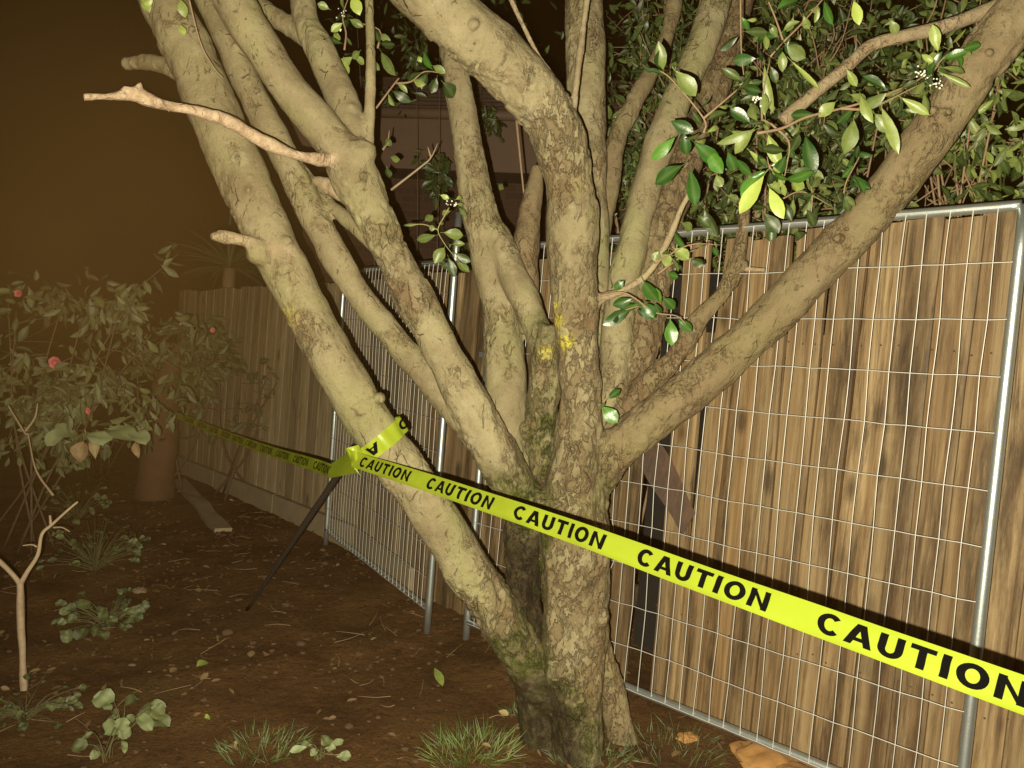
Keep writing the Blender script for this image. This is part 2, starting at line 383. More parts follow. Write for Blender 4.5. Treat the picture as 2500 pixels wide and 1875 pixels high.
# ------------------------------------------------------------------ mesh panels (temporary fencing)
gd = Vector(M @ np.array([-.08, .996, .046])); gd.normalize()
def panel(name, TL, TR, BL, BR, ncol, nrow, label, post_px, seed):
    rng = random.Random(seed)
    base = (BL + BR) / 2
    t = thing(name, base, label, 'fence panel', 'wire mesh fence panels')
    du = (TR - TL).normalized(); nrm = du.cross((BL - TL).normalized()).normalized()
    if nrm.dot(TOCAM(base)) < 0: nrm = -nrm
    P = lambda u, v: (TL.lerp(TR, u)).lerp(BL.lerp(BR, u), v)
    for (a, b, up, dn) in ((TL, BL, post_px[0], .13), (TR, BR, post_px[1], .13)):
        mb = MB(); ax = (b - a).normalized(); r = .019
        tube(mb, [(*(a - ax * up), r), (*a.lerp(b, .3), r), (*a.lerp(b, .7), r), (*(b + ax * dn), r)], 14, 4)
        mb.build('post', GALV, t)
    for (a, b, s) in ((TL, TR, 1), (BL, BR, 0)):
        mb = MB(); r = .017; e = (b - a).normalized()
        rows = [(*(a.lerp(b, q)), r) for q in (.004, .3, .6, .93, .996)]
        tube(mb, rows, 14, 4); mb.build('rail', GALV, t)
    mb = MB(); r = .0017
    jit = [[(rng.uniform(-.0016, .0016), rng.uniform(-.0011, .0011)) for _ in range(ncol + 1)] for _ in range(nrow + 1)]
    def Q(i, j):
        u = i / ncol; v = j / nrow
        a, b = jit[j][i]
        k = .010 * math.exp(-((u - .62) / .06) ** 2) * (1 - v) - .006 * math.exp(-((u - .52) / .08) ** 2)
        bulge = .012 * noise.noise(Vector((u * 3, v * 3, seed)))
        if seed == 1 and i == 13 and j in (nrow - 2, nrow - 3): a -= .018 if j == nrow - 2 else -.012
        return P(min(.995, max(.008, u + a * (0 < i < ncol))), v + b + k * .35 * (0 < j < nrow)) + nrm * (.018 + bulge)
    for i in range(1, ncol):
        tube(mb, [(*Q(i, j), r) for j in range(nrow + 1)], 5, 2, cap=False)
    for j in range(0, nrow + 1):
        tube(mb, [(*(Q(i, j) + nrm * .003), r) for i in range(ncol + 1)], 5, 1, cap=False)
    mb.build('wire_mesh', WIRE, t)
    # couplers that hold panel to panel
    for v in (.28, .80):
        c = BR.lerp(TR, 1 - v) if seed == 2 else BL.lerp(TL, 1 - v)
        mb = MB(); box(mb, c - du * .035 + nrm * .012 - UP * .014, du * .07, nrm * .022, UP * .028)
        mb.build('coupler', GALV, t, False)
    return t
RTL, RTR, RBL, RBR = W(1213, 607, 3.993), W(2503, 500, 2.39), W(1141, 1518, 4.082), W(2338, 2004, 2.479)
ext = (RBR - RBL).normalized()
panel('mesh_fence_panel', RTL - ext * .0, RTR, RBL - ext * .0, RBR, 34, 11, 'brightly lit wire mesh fence panel with steel tube frame right of the tree', (0.0, .0), 1)
lf0, lf1 = GP(795, 1326), GP(1042, 1545)
up_ = -gd
LBL, LBR = lf0 + up_ * .10, lf1 + up_ * .13
panel('mesh_fence_panel', LBL + up_ * 1.93, LBR + up_ * 1.85, LBL, LBR, 31, 11, 'wire mesh fence panel behind the leaning left stems, receding into the dark', (0, .25), 2)

# ------------------------------------------------------------------ wooden fences
perp = ext.cross(UP).normalized()
if perp.dot(TOCAM(RBL)) > 0: perp = -perp            # away from the camera
def board_fence(t, A, B, h, bw, mat, thick=.022, seed=3, gaps=(), top_jit=.012, z0=.0, top=None, gapp=.0):
    rng = random.Random(seed); d = B - A; d.z = 0; L = d.length; d.normalize()
    nn = d.cross(UP).normalized()
    if nn.dot(TOCAM(A)) < 0: nn = -nn
    mb = MB(); s = 0; k = 0
    up = -gd if False else UP
    while s < L:
        w = bw * rng.uniform(.88, 1.15); k += 1
        for ga_, gb_ in gaps:                       # stop a board cleanly at the hole
            if s < ga_ < s + w: w = ga_ - s + .001
            elif ga_ <= s < gb_: w = gb_ - s
        if not any(a <= s + w * .5 <= b for a, b in gaps) and w > .015:
            p = A + d * s; p2 = A + d * (s + w)
            za, zb = gz(p.x, p.y) + z0, gz(p2.x, p2.y) + z0
            hh = h if top is None else top(s + w / 2) - za
            tz = rng.uniform(-top_jit, top_jit); tilt = rng.uniform(-.006, .006); push = rng.uniform(0, .007 if thick > .01 else .002)
            id_ = k * 1.37 + seed
            # feather edged: thin on the left, thick on the right, lapping its neighbour
            vs = []
            NV = 8
            for iv in range(NV + 1):
                f = iv / NV
                bow = .004 * math.sin(f * 3 + k * 1.7) + .003 * noise.noise(Vector((f * 4, k, seed)))
                for (uu, off) in ((0, .002 + push), (w * .97, thick + push), (w * 1.03 + .006, thick * .9 + push), (w * 1.03 + .006, -.004 + push), (0, -.004 + push)):
                    q = A + d * (s + uu + tilt * f * 6 * (f) + bow) + nn * off
                    z = (za if uu < w * .5 else zb); q.z = z + (hh + tz) * f
                    vs.append(q)
            fs = []
            for iv in range(NV):
                for j in range(5):
                    a = iv * 5 + j; b = iv * 5 + (j + 1) % 5; fs.append((a, b, b + 5, a + 5))
            fs += [(4, 3, 2, 1, 0), tuple(NV * 5 + j for j in range(5))]
            mb.add(vs, fs, board=id_)
        s += w + (rng.uniform(.005, .012) if rng.random() < gapp else (.0035 if gapp else 0))
    return mb.build('boards', mat, t, False)
# right fence, behind the right panel
F0 = RBL + perp * .22; F1 = RBR + perp * .20
dR = (F1 - F0); dR.z = 0; dR.normalize()
FR_end = F1 + dR * 1.6
# left fence: one stretch close behind the left panel, then a bend and away into the dark
Lg1 = GP(415, 1140)
pd = lf1 - lf0; pd.z = 0; pd.normalize(); pn = pd.cross(UP).normalized()
if pn.dot(TOCAM(lf0)) > 0: pn = -pn
def meet(A, da, B, db):
    s_ = np.linalg.solve(np.array([[da.x, -db.x], [da.y, -db.y]]), np.array([B.x - A.x, B.y - A.y])); q = A + da * float(s_[0]); return Vector((q.x, q.y, gz(q.x, q.y)))
seg0 = lf0 + pn * .16
corner = meet(F0, dR, seg0, pd)
bend = seg0 + pd * .22; bend.z = gz(bend.x, bend.y)
dL = Lg1 - bend; dL.z = 0; dL.normalize(); Lg0 = bend
for nm_, q in (('corner', corner), ('bend', bend), ('Lg1', Lg1), ('lf0', lf0)):
    c_ = M.T @ np.array([q.x, q.y, q.z - H]); print(nm_, c_[0] / c_[2] * F + 1250, c_[1] / c_[2] * F + 937, c_[2])
fr = thing('wooden_fence', corner, 'brown close board fence of rough vertical planks behind the right mesh panel', 'fence')
gap_c = None
def along(pt): return (pt - corner).dot(dR)
# where the photograph shows a missing plank
def on_fence(px, py, off=0.0):          # photo pixel -> point on the right fence's plane
    v = W(px, py, 1.0) - Vector((0, 0, H)); nf = perp; A_ = F0 + perp * off - Vector((0, 0, H))
    return Vector((0, 0, H)) + v * (A_.dot(nf) / v.dot(nf))
ga, gb = along(on_fence(1570, 1290)), along(on_fence(1624, 1290))
sA, sB = along(RTL), along(RTR)
top_line = lambda s: (RTL.z - .05) + (s - sA) / (sB - sA) * (RTR.z + .03 - RTL.z + .05)
board_fence(fr, corner, FR_end, 1.90, .115, FENCE, gaps=((ga, gb),), seed=3, top=top_line, gapp=.22)
for zz in (.35, 1.55):
    for s0, s1 in ((0, ga - .03), (gb + .03, (FR_end - corner).dot(dR))):
        mb = MB(); p = corner + dR * s0 + perp * .03; q = corner + dR * s1 + perp * .03
        p.z = gz(p.x, p.y) + zz; q.z = gz(q.x, q.y) + zz
        box(mb, p, q - p, perp * .05, UP * .09, board=zz); mb.build('rail', FENCE, fr, False)
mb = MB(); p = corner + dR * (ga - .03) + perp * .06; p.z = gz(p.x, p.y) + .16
box(mb, p, dR * (gb - ga + .10), perp * .10, UP * 1.75); mb.build('post', GAP_SHADE, fr, False)  # added near-black block, no real post, that makes the hole look dark
mb = MB(); s_ = .05; rn = random.Random(5); Lf = (FR_end - corner).dot(dR); nf = -perp
while s_ < Lf:
    if not ga - .02 < s_ < gb + .02:
        for zz in (.395, 1.595):
            p = corner + dR * (s_ + rn.uniform(-.012, .012)) + nf * .031; p.z = gz(p.x, p.y) + zz + rn.uniform(-.02, .02)
            vs = [p + (dR * math.cos(k * 1.047) + UP * math.sin(k * 1.047)) * .0042 for k in range(6)]
            mb.add(vs + [p + nf * .0015], [(k, (k + 1) % 6, 6) for k in range(6)])
    s_ += .059
o = mb.build('nails', CLOD, fr, False); o['kind'] = 'stuff'
lfn = thing('wooden_fence', Lg0, 'grey brown plank fence on a concrete base board, fading into darkness at left', 'fence')
board_fence(lfn, Lg1, bend, 1.80, .165, GREYWOOD, thick=.005, z0=.17, seed=8)
board_fence(lfn, bend, corner, 1.80, .165, GREYWOOD, thick=.006, z0=.17, seed=9)
nL = dL.cross(UP).normalized()
if nL.dot(TOCAM(Lg0)) < 0: nL = -nL
for A_, B_, n_ in ((Lg1, bend, 3), (bend, corner, 2)):
    nb = (B_ - A_).cross(UP).normalized(); nb = nb if nb.dot(TOCAM(A_)) > 0 else -nb
    for q in range(n_):
        mb = MB(); a = A_.lerp(B_, q / n_); b = A_.lerp(B_, (q + .99) / n_)
        a.z = gz(a.x, a.y) - .06; b.z = gz(b.x, b.y) - .06
        box(mb, a + nb * .03, b - a, -nb * .05, UP * .22)
        mb.build('base_board', CONC, lfn, False)
# broken plank hanging across the gap
mb = MB(); a = on_fence(1570, 1075, -.06); b = on_fence(1682, 1280, -.05); pw = Vector((0, 0, 1))
ax = (b - a).normalized(); sd = ax.cross(TOCAM(a)).normalized(); nn = sd.cross(ax)
vs = []; K = 8
for i in range(K + 1):
    t = i / K; p = a.lerp(b, t); wdt = .058 + .01 * math.sin(t * 5)
    e = .0 if i < K else .03
    for s, o_ in ((-1, 0), (1, 0), (1, .016), (-1, .016)):
        vs.append(p + sd * wdt * s + nn * o_ + ax * (e if s > 0 else -e))
fs = [(i * 4 + j, i * 4 + (j + 1) % 4, i * 4 + 4 + (j + 1) % 4, i * 4 + 4 + j) for i in range(K) for j in range(4)] + [(3, 2, 1, 0), (K * 4, K * 4 + 1, K * 4 + 2, K * 4 + 3)]
mb.add(vs, fs, board=5.7)
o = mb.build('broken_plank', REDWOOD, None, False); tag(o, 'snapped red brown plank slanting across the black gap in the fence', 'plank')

# fallen board on the ground far left
mb = MB(); a = G(437, 1175, .03); b = G(545, 1300, .03); ax = b - a; sd = ax.cross(UP).normalized() * .13
vs = []; K = 7
for i in range(K + 1):
    t = i / K; p = a + ax * t; p.z = gh(p.x, p.y); k = 1 + .12 * noise.noise(Vector((t * 9, 2, 0)))
    for s, z in ((-1, -.02), (1, -.02), (1, .028), (-1, .028)): vs.append(p + sd * s * .5 * (k + .25 * noise.noise(Vector((t * 6, s * 3, 7)))) + UP * (z + .012 * noise.noise(Vector((t * 8, s, 1)))))
fs = [(i * 4 + j, i * 4 + (j + 1) % 4, i * 4 + 4 + (j + 1) % 4, i * 4 + 4 + j) for i in range(K) for j in range(4)] + [(3, 2, 1, 0), (K * 4, K * 4 + 1, K * 4 + 2, K * 4 + 3)]
mb.add(vs, fs); o = mb.build('concrete_slab', CONC, None, False); tag(o, 'long pale slab lying on the soil before the grey fence', 'slab')

# ------------------------------------------------------------------ neighbour's house beyond the fence
hA, hB = W(690, 300, 7.4), W(1760, 300, 6.6)
hd = (hB - hA); hd.z = 0; hL = hd.length; hd.normalize(); hn = hd.cross(UP).normalized()
if hn.dot(TOCAM(hA)) < 0: hn = -hn
hbase = Vector((hA.x, hA.y, gz(hA.x, hA.y)))
house = thing('neighbour_house', hbase, 'dark brick house with a wide pale eaves board beyond the fence', 'house')
zt = W(1000, 268, 7.1).z; zb_ = W(1000, 408, 7.1).z
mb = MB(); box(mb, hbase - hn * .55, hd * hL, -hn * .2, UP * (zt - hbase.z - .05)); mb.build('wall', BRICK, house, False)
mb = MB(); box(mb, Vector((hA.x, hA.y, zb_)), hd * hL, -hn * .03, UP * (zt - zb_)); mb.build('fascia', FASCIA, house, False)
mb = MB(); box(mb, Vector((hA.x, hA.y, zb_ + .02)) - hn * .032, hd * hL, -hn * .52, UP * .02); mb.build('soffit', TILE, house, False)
mb = MB()
for k in range(9):
    box(mb, Vector((hA.x, hA.y, zt + .005 + k * .10)) - hd * .1 + hn * (.06 - k * .2), hd * (hL + .2), -hn * .30, UP * .03 - hn * .0)
mb.build('roof', TILE, house, False)
mb = MB(); tube(mb, [(*(Vector((hA.x, hA.y, zt - .03)) + hn * .05), .05), (*(Vector((hB.x, hB.y, zt - .03)) + hn * .05), .05)], 10, 2); mb.build('gutter', FASCIA, house)

# ------------------------------------------------------------------ the tree
# stems: (name, rows of (x, y, width, depth) in the 2212 px view, attributes)
ST = [
 ('trunk', [(1242, 1700, 150, 3.02), (1244, 1640, 132, 3.02), (1244, 1540, 120, 3.02), (1241, 1400, 138, 3.02), (1238, 1280, 148, 3.02), (1240, 1160, 160, 3.01), (1240, 1060, 138, 2.99), (1250, 960, 108, 2.98), (1252, 880, 98, 2.97), (1250, 780, 98, 2.96), (1246, 690, 100, 2.94), (1238, 590, 112, 2.92), (1238, 490, 116, 2.89), (1230, 400, 106, 2.86), (1212, 310, 116, 2.82), (1165, 222, 128, 2.77), (1090, 138, 132, 2.71), (1005, 62, 134, 2.64), (930, -5, 136, 2.58), (850, -80, 132, 2.52)], dict(scaly=.35)),
 ('limb', [(1215, 1540, 80, 3.08), (1150, 1455, 98, 3.05), (1080, 1330, 104, 3.0), (1000, 1215, 104, 2.97), (925, 1090, 106, 2.94), (850, 990, 106, 2.92), (785, 890, 106, 2.90), (720, 780, 104, 2.89), (665, 680, 100, 2.88), (615, 580, 104, 2.88), (570, 485, 108, 2.88), (520, 370, 110, 2.90), (470, 260, 112, 2.92), (415, 130, 108, 2.95), (355, 0, 106, 2.98), (310, -90, 104, 3.0)], dict()),
 ('limb', [(1140, 1080, 60, 3.06), (1080, 1000, 70, 3.08), (1000, 905, 66, 3.12), (910, 800, 62, 3.13), (820, 695, 60, 3.12), (745, 590, 62, 3.11), (690, 490, 66, 3.10), (645, 400, 66, 3.10), (598, 305, 64, 3.10), (550, 215, 62, 3.12), (500, 110, 60, 3.14), (450, 0, 58, 3.16), (410, -90, 58, 3.18)], dict()),
 ('limb', [(1165, 1120, 92, 3.04), (1105, 1040, 96, 3.0), (1055, 950, 98, 2.97), (1000, 845, 92, 2.95), (950, 750, 88, 2.93), (898, 650, 84, 2.91), (850, 555, 82, 2.89), (805, 455, 90, 2.87), (765, 375, 104, 2.85), (712, 300, 92, 2.83), (655, 230, 82, 2.80), (590, 145, 84, 2.77), (528, 45, 90, 2.74), (480, -40, 90, 2.70)], dict()),
 ('limb', [(770, 380, 60, 2.87), (768, 310, 66, 2.89), (748, 240, 70, 2.92), (715, 160, 68, 2.95), (688, 95, 66, 2.97), (662, 45, 56, 3.0), (648, -40, 56, 3.03)], dict()),
 ('branch', [(690, 105, 46, 2.98), (645, 68, 42, 3.02), (590, 35, 44, 3.06), (535, -5, 44, 3.1), (490, -50, 42, 3.14)], dict()),
 ('branch', [(782, 370, 34, 2.87), (795, 310, 27, 2.88), (799, 240, 25, 2.89), (801, 120, 23, 2.90), (797, 0, 22, 2.91), (794, -70, 22, 2.92)], dict()),
 ('limb', [(1130, 1080, 60, 3.18), (1112, 990, 80, 3.2), (1094, 900, 96, 3.22), (1090, 800, 94, 3.25), (1086, 715, 84, 3.27), (1072, 640, 76, 3.28), (1054, 560, 80, 3.28), (1035, 450, 76, 3.28), (1018, 360, 70, 3.28), (1002, 260, 62, 3.28), (985, 150, 60, 3.30), (970, 40, 58, 3.32), (955, -60, 56, 3.34)], dict(scaly=.1)),
 ('limb', [(1185, 820, 62, 3.10), (1170, 740, 62, 3.14), (1140, 660, 64, 3.18), (1105, 590, 66, 3.22), (1075, 520, 62, 3.26), (1055, 470, 40, 3.28)], dict(scaly=.2)),
 ('limb', [(1188, 1080, 90, 3.10), (1175, 980, 72, 3.12), (1172, 880, 66, 3.12), (1178, 790, 64, 3.10), (1190, 700, 50, 3.05)], dict(scaly=.5)),
 ('limb', [(1300, 900, 50, 3.2), (1290, 700, 60, 3.32), (1282, 560, 74, 3.38), (1274, 440, 80, 3.40), (1268, 300, 84, 3.42), (1264, 150, 88, 3.44), (1262, 0, 90, 3.46), (1262, -80, 90, 3.48)], dict(scaly=.3)),
 ('limb', [(1300, 1010, 56, 3.10), (1320, 900, 62, 3.16), (1328, 790, 66, 3.2), (1338, 660, 70, 3.22), (1362, 540, 70, 3.24), (1395, 410, 66, 3.26), (1430, 300, 68, 3.28), (1478, 180, 66, 3.32), (1530, 60, 70, 3.36), (1560, -50, 72, 3.4)], dict()),
 ('dead_limb', [(1364, 838, 44, 3.22), (1370, 800, 76, 3.23), (1384, 720, 90, 3.26), (1404, 620, 90, 3.3), (1428, 510, 84, 3.34), (1460, 400, 72, 3.4), (1500, 300, 66, 3.46), (1545, 180, 62, 3.52), (1590, 40, 60, 3.6), (1615, -60, 58, 3.65)], dict(dark=.45, scaly=.9)),
 ('limb', [(1270, 1060, 90, 3.03), (1330, 975, 100, 3.0), (1410, 905, 98, 2.97), (1500, 838, 96, 2.93), (1600, 745, 96, 2.88), (1700, 650, 96, 2.82), (1800, 545, 98, 2.75), (1890, 450, 100, 2.68), (1970, 350, 104, 2.61), (2045, 240, 106, 2.54), (2110, 140, 106, 2.48), (2200, 30, 104, 2.42), (2290, -70, 100, 2.38)], dict(dark=.5, scaly=.15)),
 ('dead_limb', [(1318, 945, 56, 3.12), (1350, 880, 54, 3.13), (1395, 832, 50, 3.12), (1460, 770, 46, 3.10), (1510, 690, 40, 3.08), (1560, 635, 34, 3.06), (1590, 578, 34, 3.05), (1604, 500, 28, 3.04), (1610, 430, 27, 3.04), (1625, 370, 22, 3.04)], dict(dark=.55, scaly=.6)),
 ('dead_branch', [(780, 372, 60, 2.86), (735, 345, 36, 2.80), (690, 345, 30, 2.74), (630, 332, 28, 2.66), (560, 300, 27, 2.58), (490, 262, 27, 2.50), (425, 240, 27, 2.43), (350, 226, 28, 2.37), (318, 215, 34, 2.34), (285, 204, 32, 2.31), (245, 208, 26, 2.28), (176, 209, 26, 2.23)], dict(pale=1.0)),
 ('branch', [(620, 548, 56, 2.85), (565, 532, 32, 2.80), (520, 518, 24, 2.76), (455, 511, 21, 2.70)], dict(pale=.45)),
 ('branch', [(800, 455, 60, 2.90), (745, 420, 34, 2.92), (700, 398, 28, 2.93), (676, 388, 22, 2.94)], dict(pale=.5)),
 ('branch', [(880, 600, 40, 2.97), (800, 520, 36, 3.02), (745, 470, 34, 3.08), (700, 430, 32, 3.14), (640, 350, 30, 3.2)], dict()),
 ('branch', [(455, 215, 50, 2.94), (390, 160, 34, 3.0), (330, 135, 34, 3.06), (270, 138, 24, 3.12)], dict()),
 ('branch', [(1262, 690, 30, 2.93), (1296, 646, 22, 2.92), (1345, 628, 19, 2.88), (1400, 590, 18, 2.85), (1440, 525, 17, 2.82), (1472, 450, 16, 2.8), (1500, 400, 14, 2.79)], dict(pale=.3)),
 ('branch', [(1225, 260, 36, 2.80), (1242, 205, 18, 2.80), (1252, 120, 16, 2.82), (1268, 0, 15, 2.84), (1275, -50, 15, 2.85)], dict(pale=.25)),
 ('branch', [(1190, 170, 26, 2.78), (1162, 118, 13, 2.80), (1130, 55, 12, 2.83), (1095, -20, 11, 2.86)], dict(pale=.5)),
 ('limb', [(1160, 740, 44, 3.26), (1140, 640, 54, 3.32), (1136, 540, 64, 3.36), (1146, 450, 48, 3.38), (1162, 360, 28, 3.40)], dict(dark=.55, scaly=.3)),
 ('limb', [(1292, 520, 46, 3.52), (1312, 420, 48, 3.56), (1328, 320, 46, 3.6), (1362, 235, 42, 3.64), (1405, 160, 38, 3.68), (1440, 80, 36, 3.72), (1462, -20, 34, 3.76)], dict(dark=.4)),
 ('root', [(1268, 1320, 70, 3.10), (1296, 1400, 52, 3.15), (1314, 1465, 54, 3.17), (1330, 1530, 60, 3.16), (1346, 1600, 66, 3.12), (1372, 1690, 60, 3.05)], dict(scaly=.5, dark=.35)),
 ('root', [(1205, 1540, 90, 3.10), (1165, 1600, 70, 3.10), (1125, 1650, 50, 3.08), (1085, 1700, 30, 3.05)], dict(scaly=.5)),
 ('root', [(1245, 1560, 90, 2.98), (1255, 1650, 84, 2.94), (1266, 1720, 76, 2.88), (1275, 1790, 50, 2.80)], dict(scaly=.3)),
 ('root', [(1132, 1110, 80, 3.08), (1130, 1200, 74, 3.12), (1132, 1300, 78, 3.13), (1142, 1400, 90, 3.12), (1160, 1500, 96, 3.10), (1175, 1610, 96, 3.08)], dict(scaly=.5, wet=.8, moss=.7)),
]
tree = thing('garden_tree', G(1400, 1840), 'many stemmed garden tree with flaking olive brown bark and yellow tape tied round it', 'tree')
def rows3(rows): return [(*FV(x, y, d), w * .965 * 1.1302 / 2 / F * d) for x, y, w, d in rows]
def build_tree():
    mb = MB(); segs = []; K = 4
    for si, (nm, rows, at) in enumerate(ST):
        R = rows3(rows); tube(mb, R, 16, K, wob=.10)
        S = spline(R, K)
        for i in range(0, len(S) - 1): segs.append((*S[i], *S[i + 1], si))
    # knobs and burrs
    burrs = [(290, 202, 2.31, .024), (270, 190, 2.29, .013), (303, 185, 2.32, .013), (326, 214, 2.34, .020), (342, 222, 2.34, .02), (366, 240, 2.36, .012), (1245, 1042, 2.90, .055), (1165, 1085, 2.98, .05), (820, 860, 2.84, .022), (560, 545, 2.80, .05), (560, 500, 2.83, .03), (1600, 575, 3.03, .03),
             (1225, 1250, 2.93, .05), (1290, 1330, 2.96, .05), (1212, 1450, 2.93, .06), (1285, 1180, 2.95, .045), (1140, 930, 3.13, .04), (775, 330, 2.82, .06)]
    rb = random.Random(77)
    for _ in range(24):
        rows = ST[rb.choice((0, 0, 1, 1, 1, 2, 3, 3, 4, 7, 11, 13, 13, 13))][1]; k = rb.randrange(2, len(rows) - 2); q = rb.random()
        x, y, w, d = [rows[k][j] * (1 - q) + rows[k + 1][j] * q for j in range(4)]
        rr_ = w * 1.1302 / 2 / F * d; off = rb.uniform(-.75, .75)
        burrs.append((x + off * w / 2 * .9, y, d - rr_ * math.sqrt(1 - off * off) * .97, rb.uniform(.007, .019)))
    for x, y, d, r in burrs:
        c = FV(x, y, d); bm = bmesh.new(); bmesh.ops.create_icosphere(bm, subdivisions=2, radius=r)
        for v in bm.verts: v.co *= 1 + .35 * noise.noise(v.co * 40 + c * 7)
        mb.add([v.co + c for v in bm.verts], [[v.index for v in f.verts] for f in bm.faces]); bm.free()
    me = bpy.data.meshes.new('tmp'); me.from_pydata(mb.v, [], mb.f); o = bpy.data.objects.new('tmp', me); C.objects.link(o)
    rm = o.modifiers.new('r', 'REMESH'); rm.mode = 'VOXEL'; rm.voxel_size = .0068; rm.adaptivity = 0
    sm = o.modifiers.new('s', 'SMOOTH'); sm.factor = .5; sm.iterations = 7
    dg = bpy.context.evaluated_depsgraph_get(); ev = o.evaluated_get(dg); m2 = ev.to_mesh()
    nv = len(m2.vertices); co = np.empty(nv * 3); m2.vertices.foreach_get('co', co); co = co.reshape(-1, 3)
    no = np.empty(nv * 3); m2.vertices.foreach_get('normal', no); no = no.reshape(-1, 3)
    nf = len(m2.polygons); fv = np.array([list(p.vertices) for p in m2.polygons], dtype=object)
    fv = [list(p.vertices) for p in m2.polygons]
    ev.to_mesh_clear(); bpy.data.objects.remove(o)
    print('tree verts', nv, nf)
    # distance to every stem, in units of its radius
    ns = len(ST); best = np.full((ns, nv), 1e9)
    for s in segs:
        a = np.array(s[0:3]); b = np.array(s[4:7]); ra, rb, si = s[3], s[7], s[8]
        ab = b - a; t = np.clip(((co - a) @ ab) / max(ab @ ab, 1e-12), 0, 1)
        dd = np.linalg.norm(co - (a + t[:, None] * ab), axis=1) / (ra + (rb - ra) * t)
        np.minimum(best[si], dd, out=best[si])
    wgt = np.exp(-np.clip((best - best.min(0)) / .12, 0, 40)); wgt /= wgt.sum(0)
    A = {k: sum(wgt[i] * ST[i][2].get(k, 0) for i in range(ns)) for k in ('pale', 'dark', 'scaly', 'wet', 'moss')}
    owner = best.argmin(0)
    spots = {'moss': [(1095, 1030, 3.0, .10, 1.1), (1075, 1085, 3.0, .10, 1.), (1160, 1100, 3.0, .12, 1.3), (1145, 1180, 3.05, .14, 1.3), (1145, 1280, 3.1, .15, 1.3), (1140, 1380, 3.08, .14, 1.2), (1100, 1400, 2.98, .10, 1.1), (1110, 1480, 3.05, .14, 1.2), (1180, 1480, 2.95, .11, 1.), (1150, 1580, 3.05, .2, 1.2), (1220, 1560, 2.92, .13, .9), (1235, 1640, 2.9, .15, 1.), (1300, 1690, 2.95, .16, 1.), (1185, 700, 3.08, .07, 1.3), (1172, 760, 3.06, .08, .9), (1175, 880, 3.08, .10, .8), (1170, 960, 3.08, .10, .9), (1290, 1010, 3.0, .09, .7), (1295, 1080, 2.98, .08, .6), (1190, 1000, 3.02, .06, .7), (1310, 940, 3.0, .05, .6), (845, 490, 2.83, .06, .35)],
             'lichen': [(1213, 690, 2.90, .028, 1.3), (1222, 735, 2.90, .034, 1.2), (1208, 660, 2.90, .02, 1.), (620, 690, 2.83, .05, .45), (1180, 760, 3.05, .03, .8), (1225, 1270, 2.94, .03, .4)],
             'scaly': [(1245, 850, 2.9, .25, .5), (1240, 1000, 2.9, .25, .7), (1240, 1300, 2.95, .35, .8), (1140, 420, 2.8, .0, 0), (1190, 330, 2.75, .12, .8), (860, 640, 2.86, .12, .5), (850, 520, 2.84, .10, .7), (620, 700, 2.82, .15, .5), (1060, 1320, 2.97, .14, .7)],
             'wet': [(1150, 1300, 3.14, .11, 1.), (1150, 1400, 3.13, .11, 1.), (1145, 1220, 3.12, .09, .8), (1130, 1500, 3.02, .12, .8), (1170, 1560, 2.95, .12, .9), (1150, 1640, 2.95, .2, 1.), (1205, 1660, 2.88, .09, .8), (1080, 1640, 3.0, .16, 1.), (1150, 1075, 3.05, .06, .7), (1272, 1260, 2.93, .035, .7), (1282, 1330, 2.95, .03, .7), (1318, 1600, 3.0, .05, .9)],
             'dark': [(1025, 225, 2.66, .045, .7), (1060, 262, 2.70, .035, .7), (1165, 1330, 3.12, .16, .55), (1150, 1250, 3.1, .12, .5), (1170, 1040, 3.08, .08, .5), (1165, 600, 3.2, .05, .3)]}
    for k, L in spots.items():
        arr = A.get(k, np.zeros(nv)).copy()
        for x, y, d, r, s in L:
            if r <= 0: continue
            c = np.array(FV(x, y, d)); q = np.linalg.norm(co - c, axis=1) / r
            arr += s * np.exp(-q ** 4 * .7)
        A[k] = np.clip(arr, 0, 1.15 if k == 'moss' else 1)
    # bark relief
    disp = np.empty(nv); sca = A['scaly']; mos = A['moss']
    for i in range(nv):
        p = Vector(co[i])
        zone = noise.noise(p * 3.1) + .55 * sca[i]
        h = .0075 * noise.noise(p * 5.5) + .0045 * noise.noise(p * 11) + .0022 * noise.noise(p * 33)
        zz = min(1, max(0, (zone - .08) * 2.4))
        if zz > 0:
            w = Vector((p.x * 30, p.y * 30, p.z * 14)) + noise.noise_vector(p * 7) * .8
            ch = noise.noise(w) + .5 * noise.noise(w * 2.1)
            h += zz * .0040 * (1 if ch > .05 else (-.6 if ch < -.1 else (ch + .1) * 10.6 - .6))
        if sca[i] > .25:
            k = min(1, (sca[i] - .25) * 1.6)
            h += k * (.016 * noise.noise(Vector((p.x * 13, p.y * 13, p.z * 3.2))) + .007 * noise.noise(Vector((p.x * 34, p.y * 34, p.z * 12))))
        if mos[i] > .2: h += .004 * mos[i] * noise.noise(p * 60)
        disp[i] = h
    rad = np.ones(nv)
    for i, (nm, rows, at) in enumerate(ST):
        rmax = max(r[3] for r in rows3(rows)); rad[owner == i] = min(1, rmax / .05)
    co2 = co + no * (disp * rad)[:, None]
    face_owner = [int(np.bincount(owner[f]).argmax()) for f in fv]
    face_owner = [0 if w >= 26 else w for w in face_owner]
    # drop what stands far out of the picture (nothing) and split into parts
    by = {}
    for f, w in zip(fv, face_owner): by.setdefault(w, []).append(f)
    labels = {15: 'pale bare dead branch with a knobbly end reaching left', 12: 'rough brown broken limb ending in a rounded stump', 14: 'thin twisted dead limb above the long right limb'}
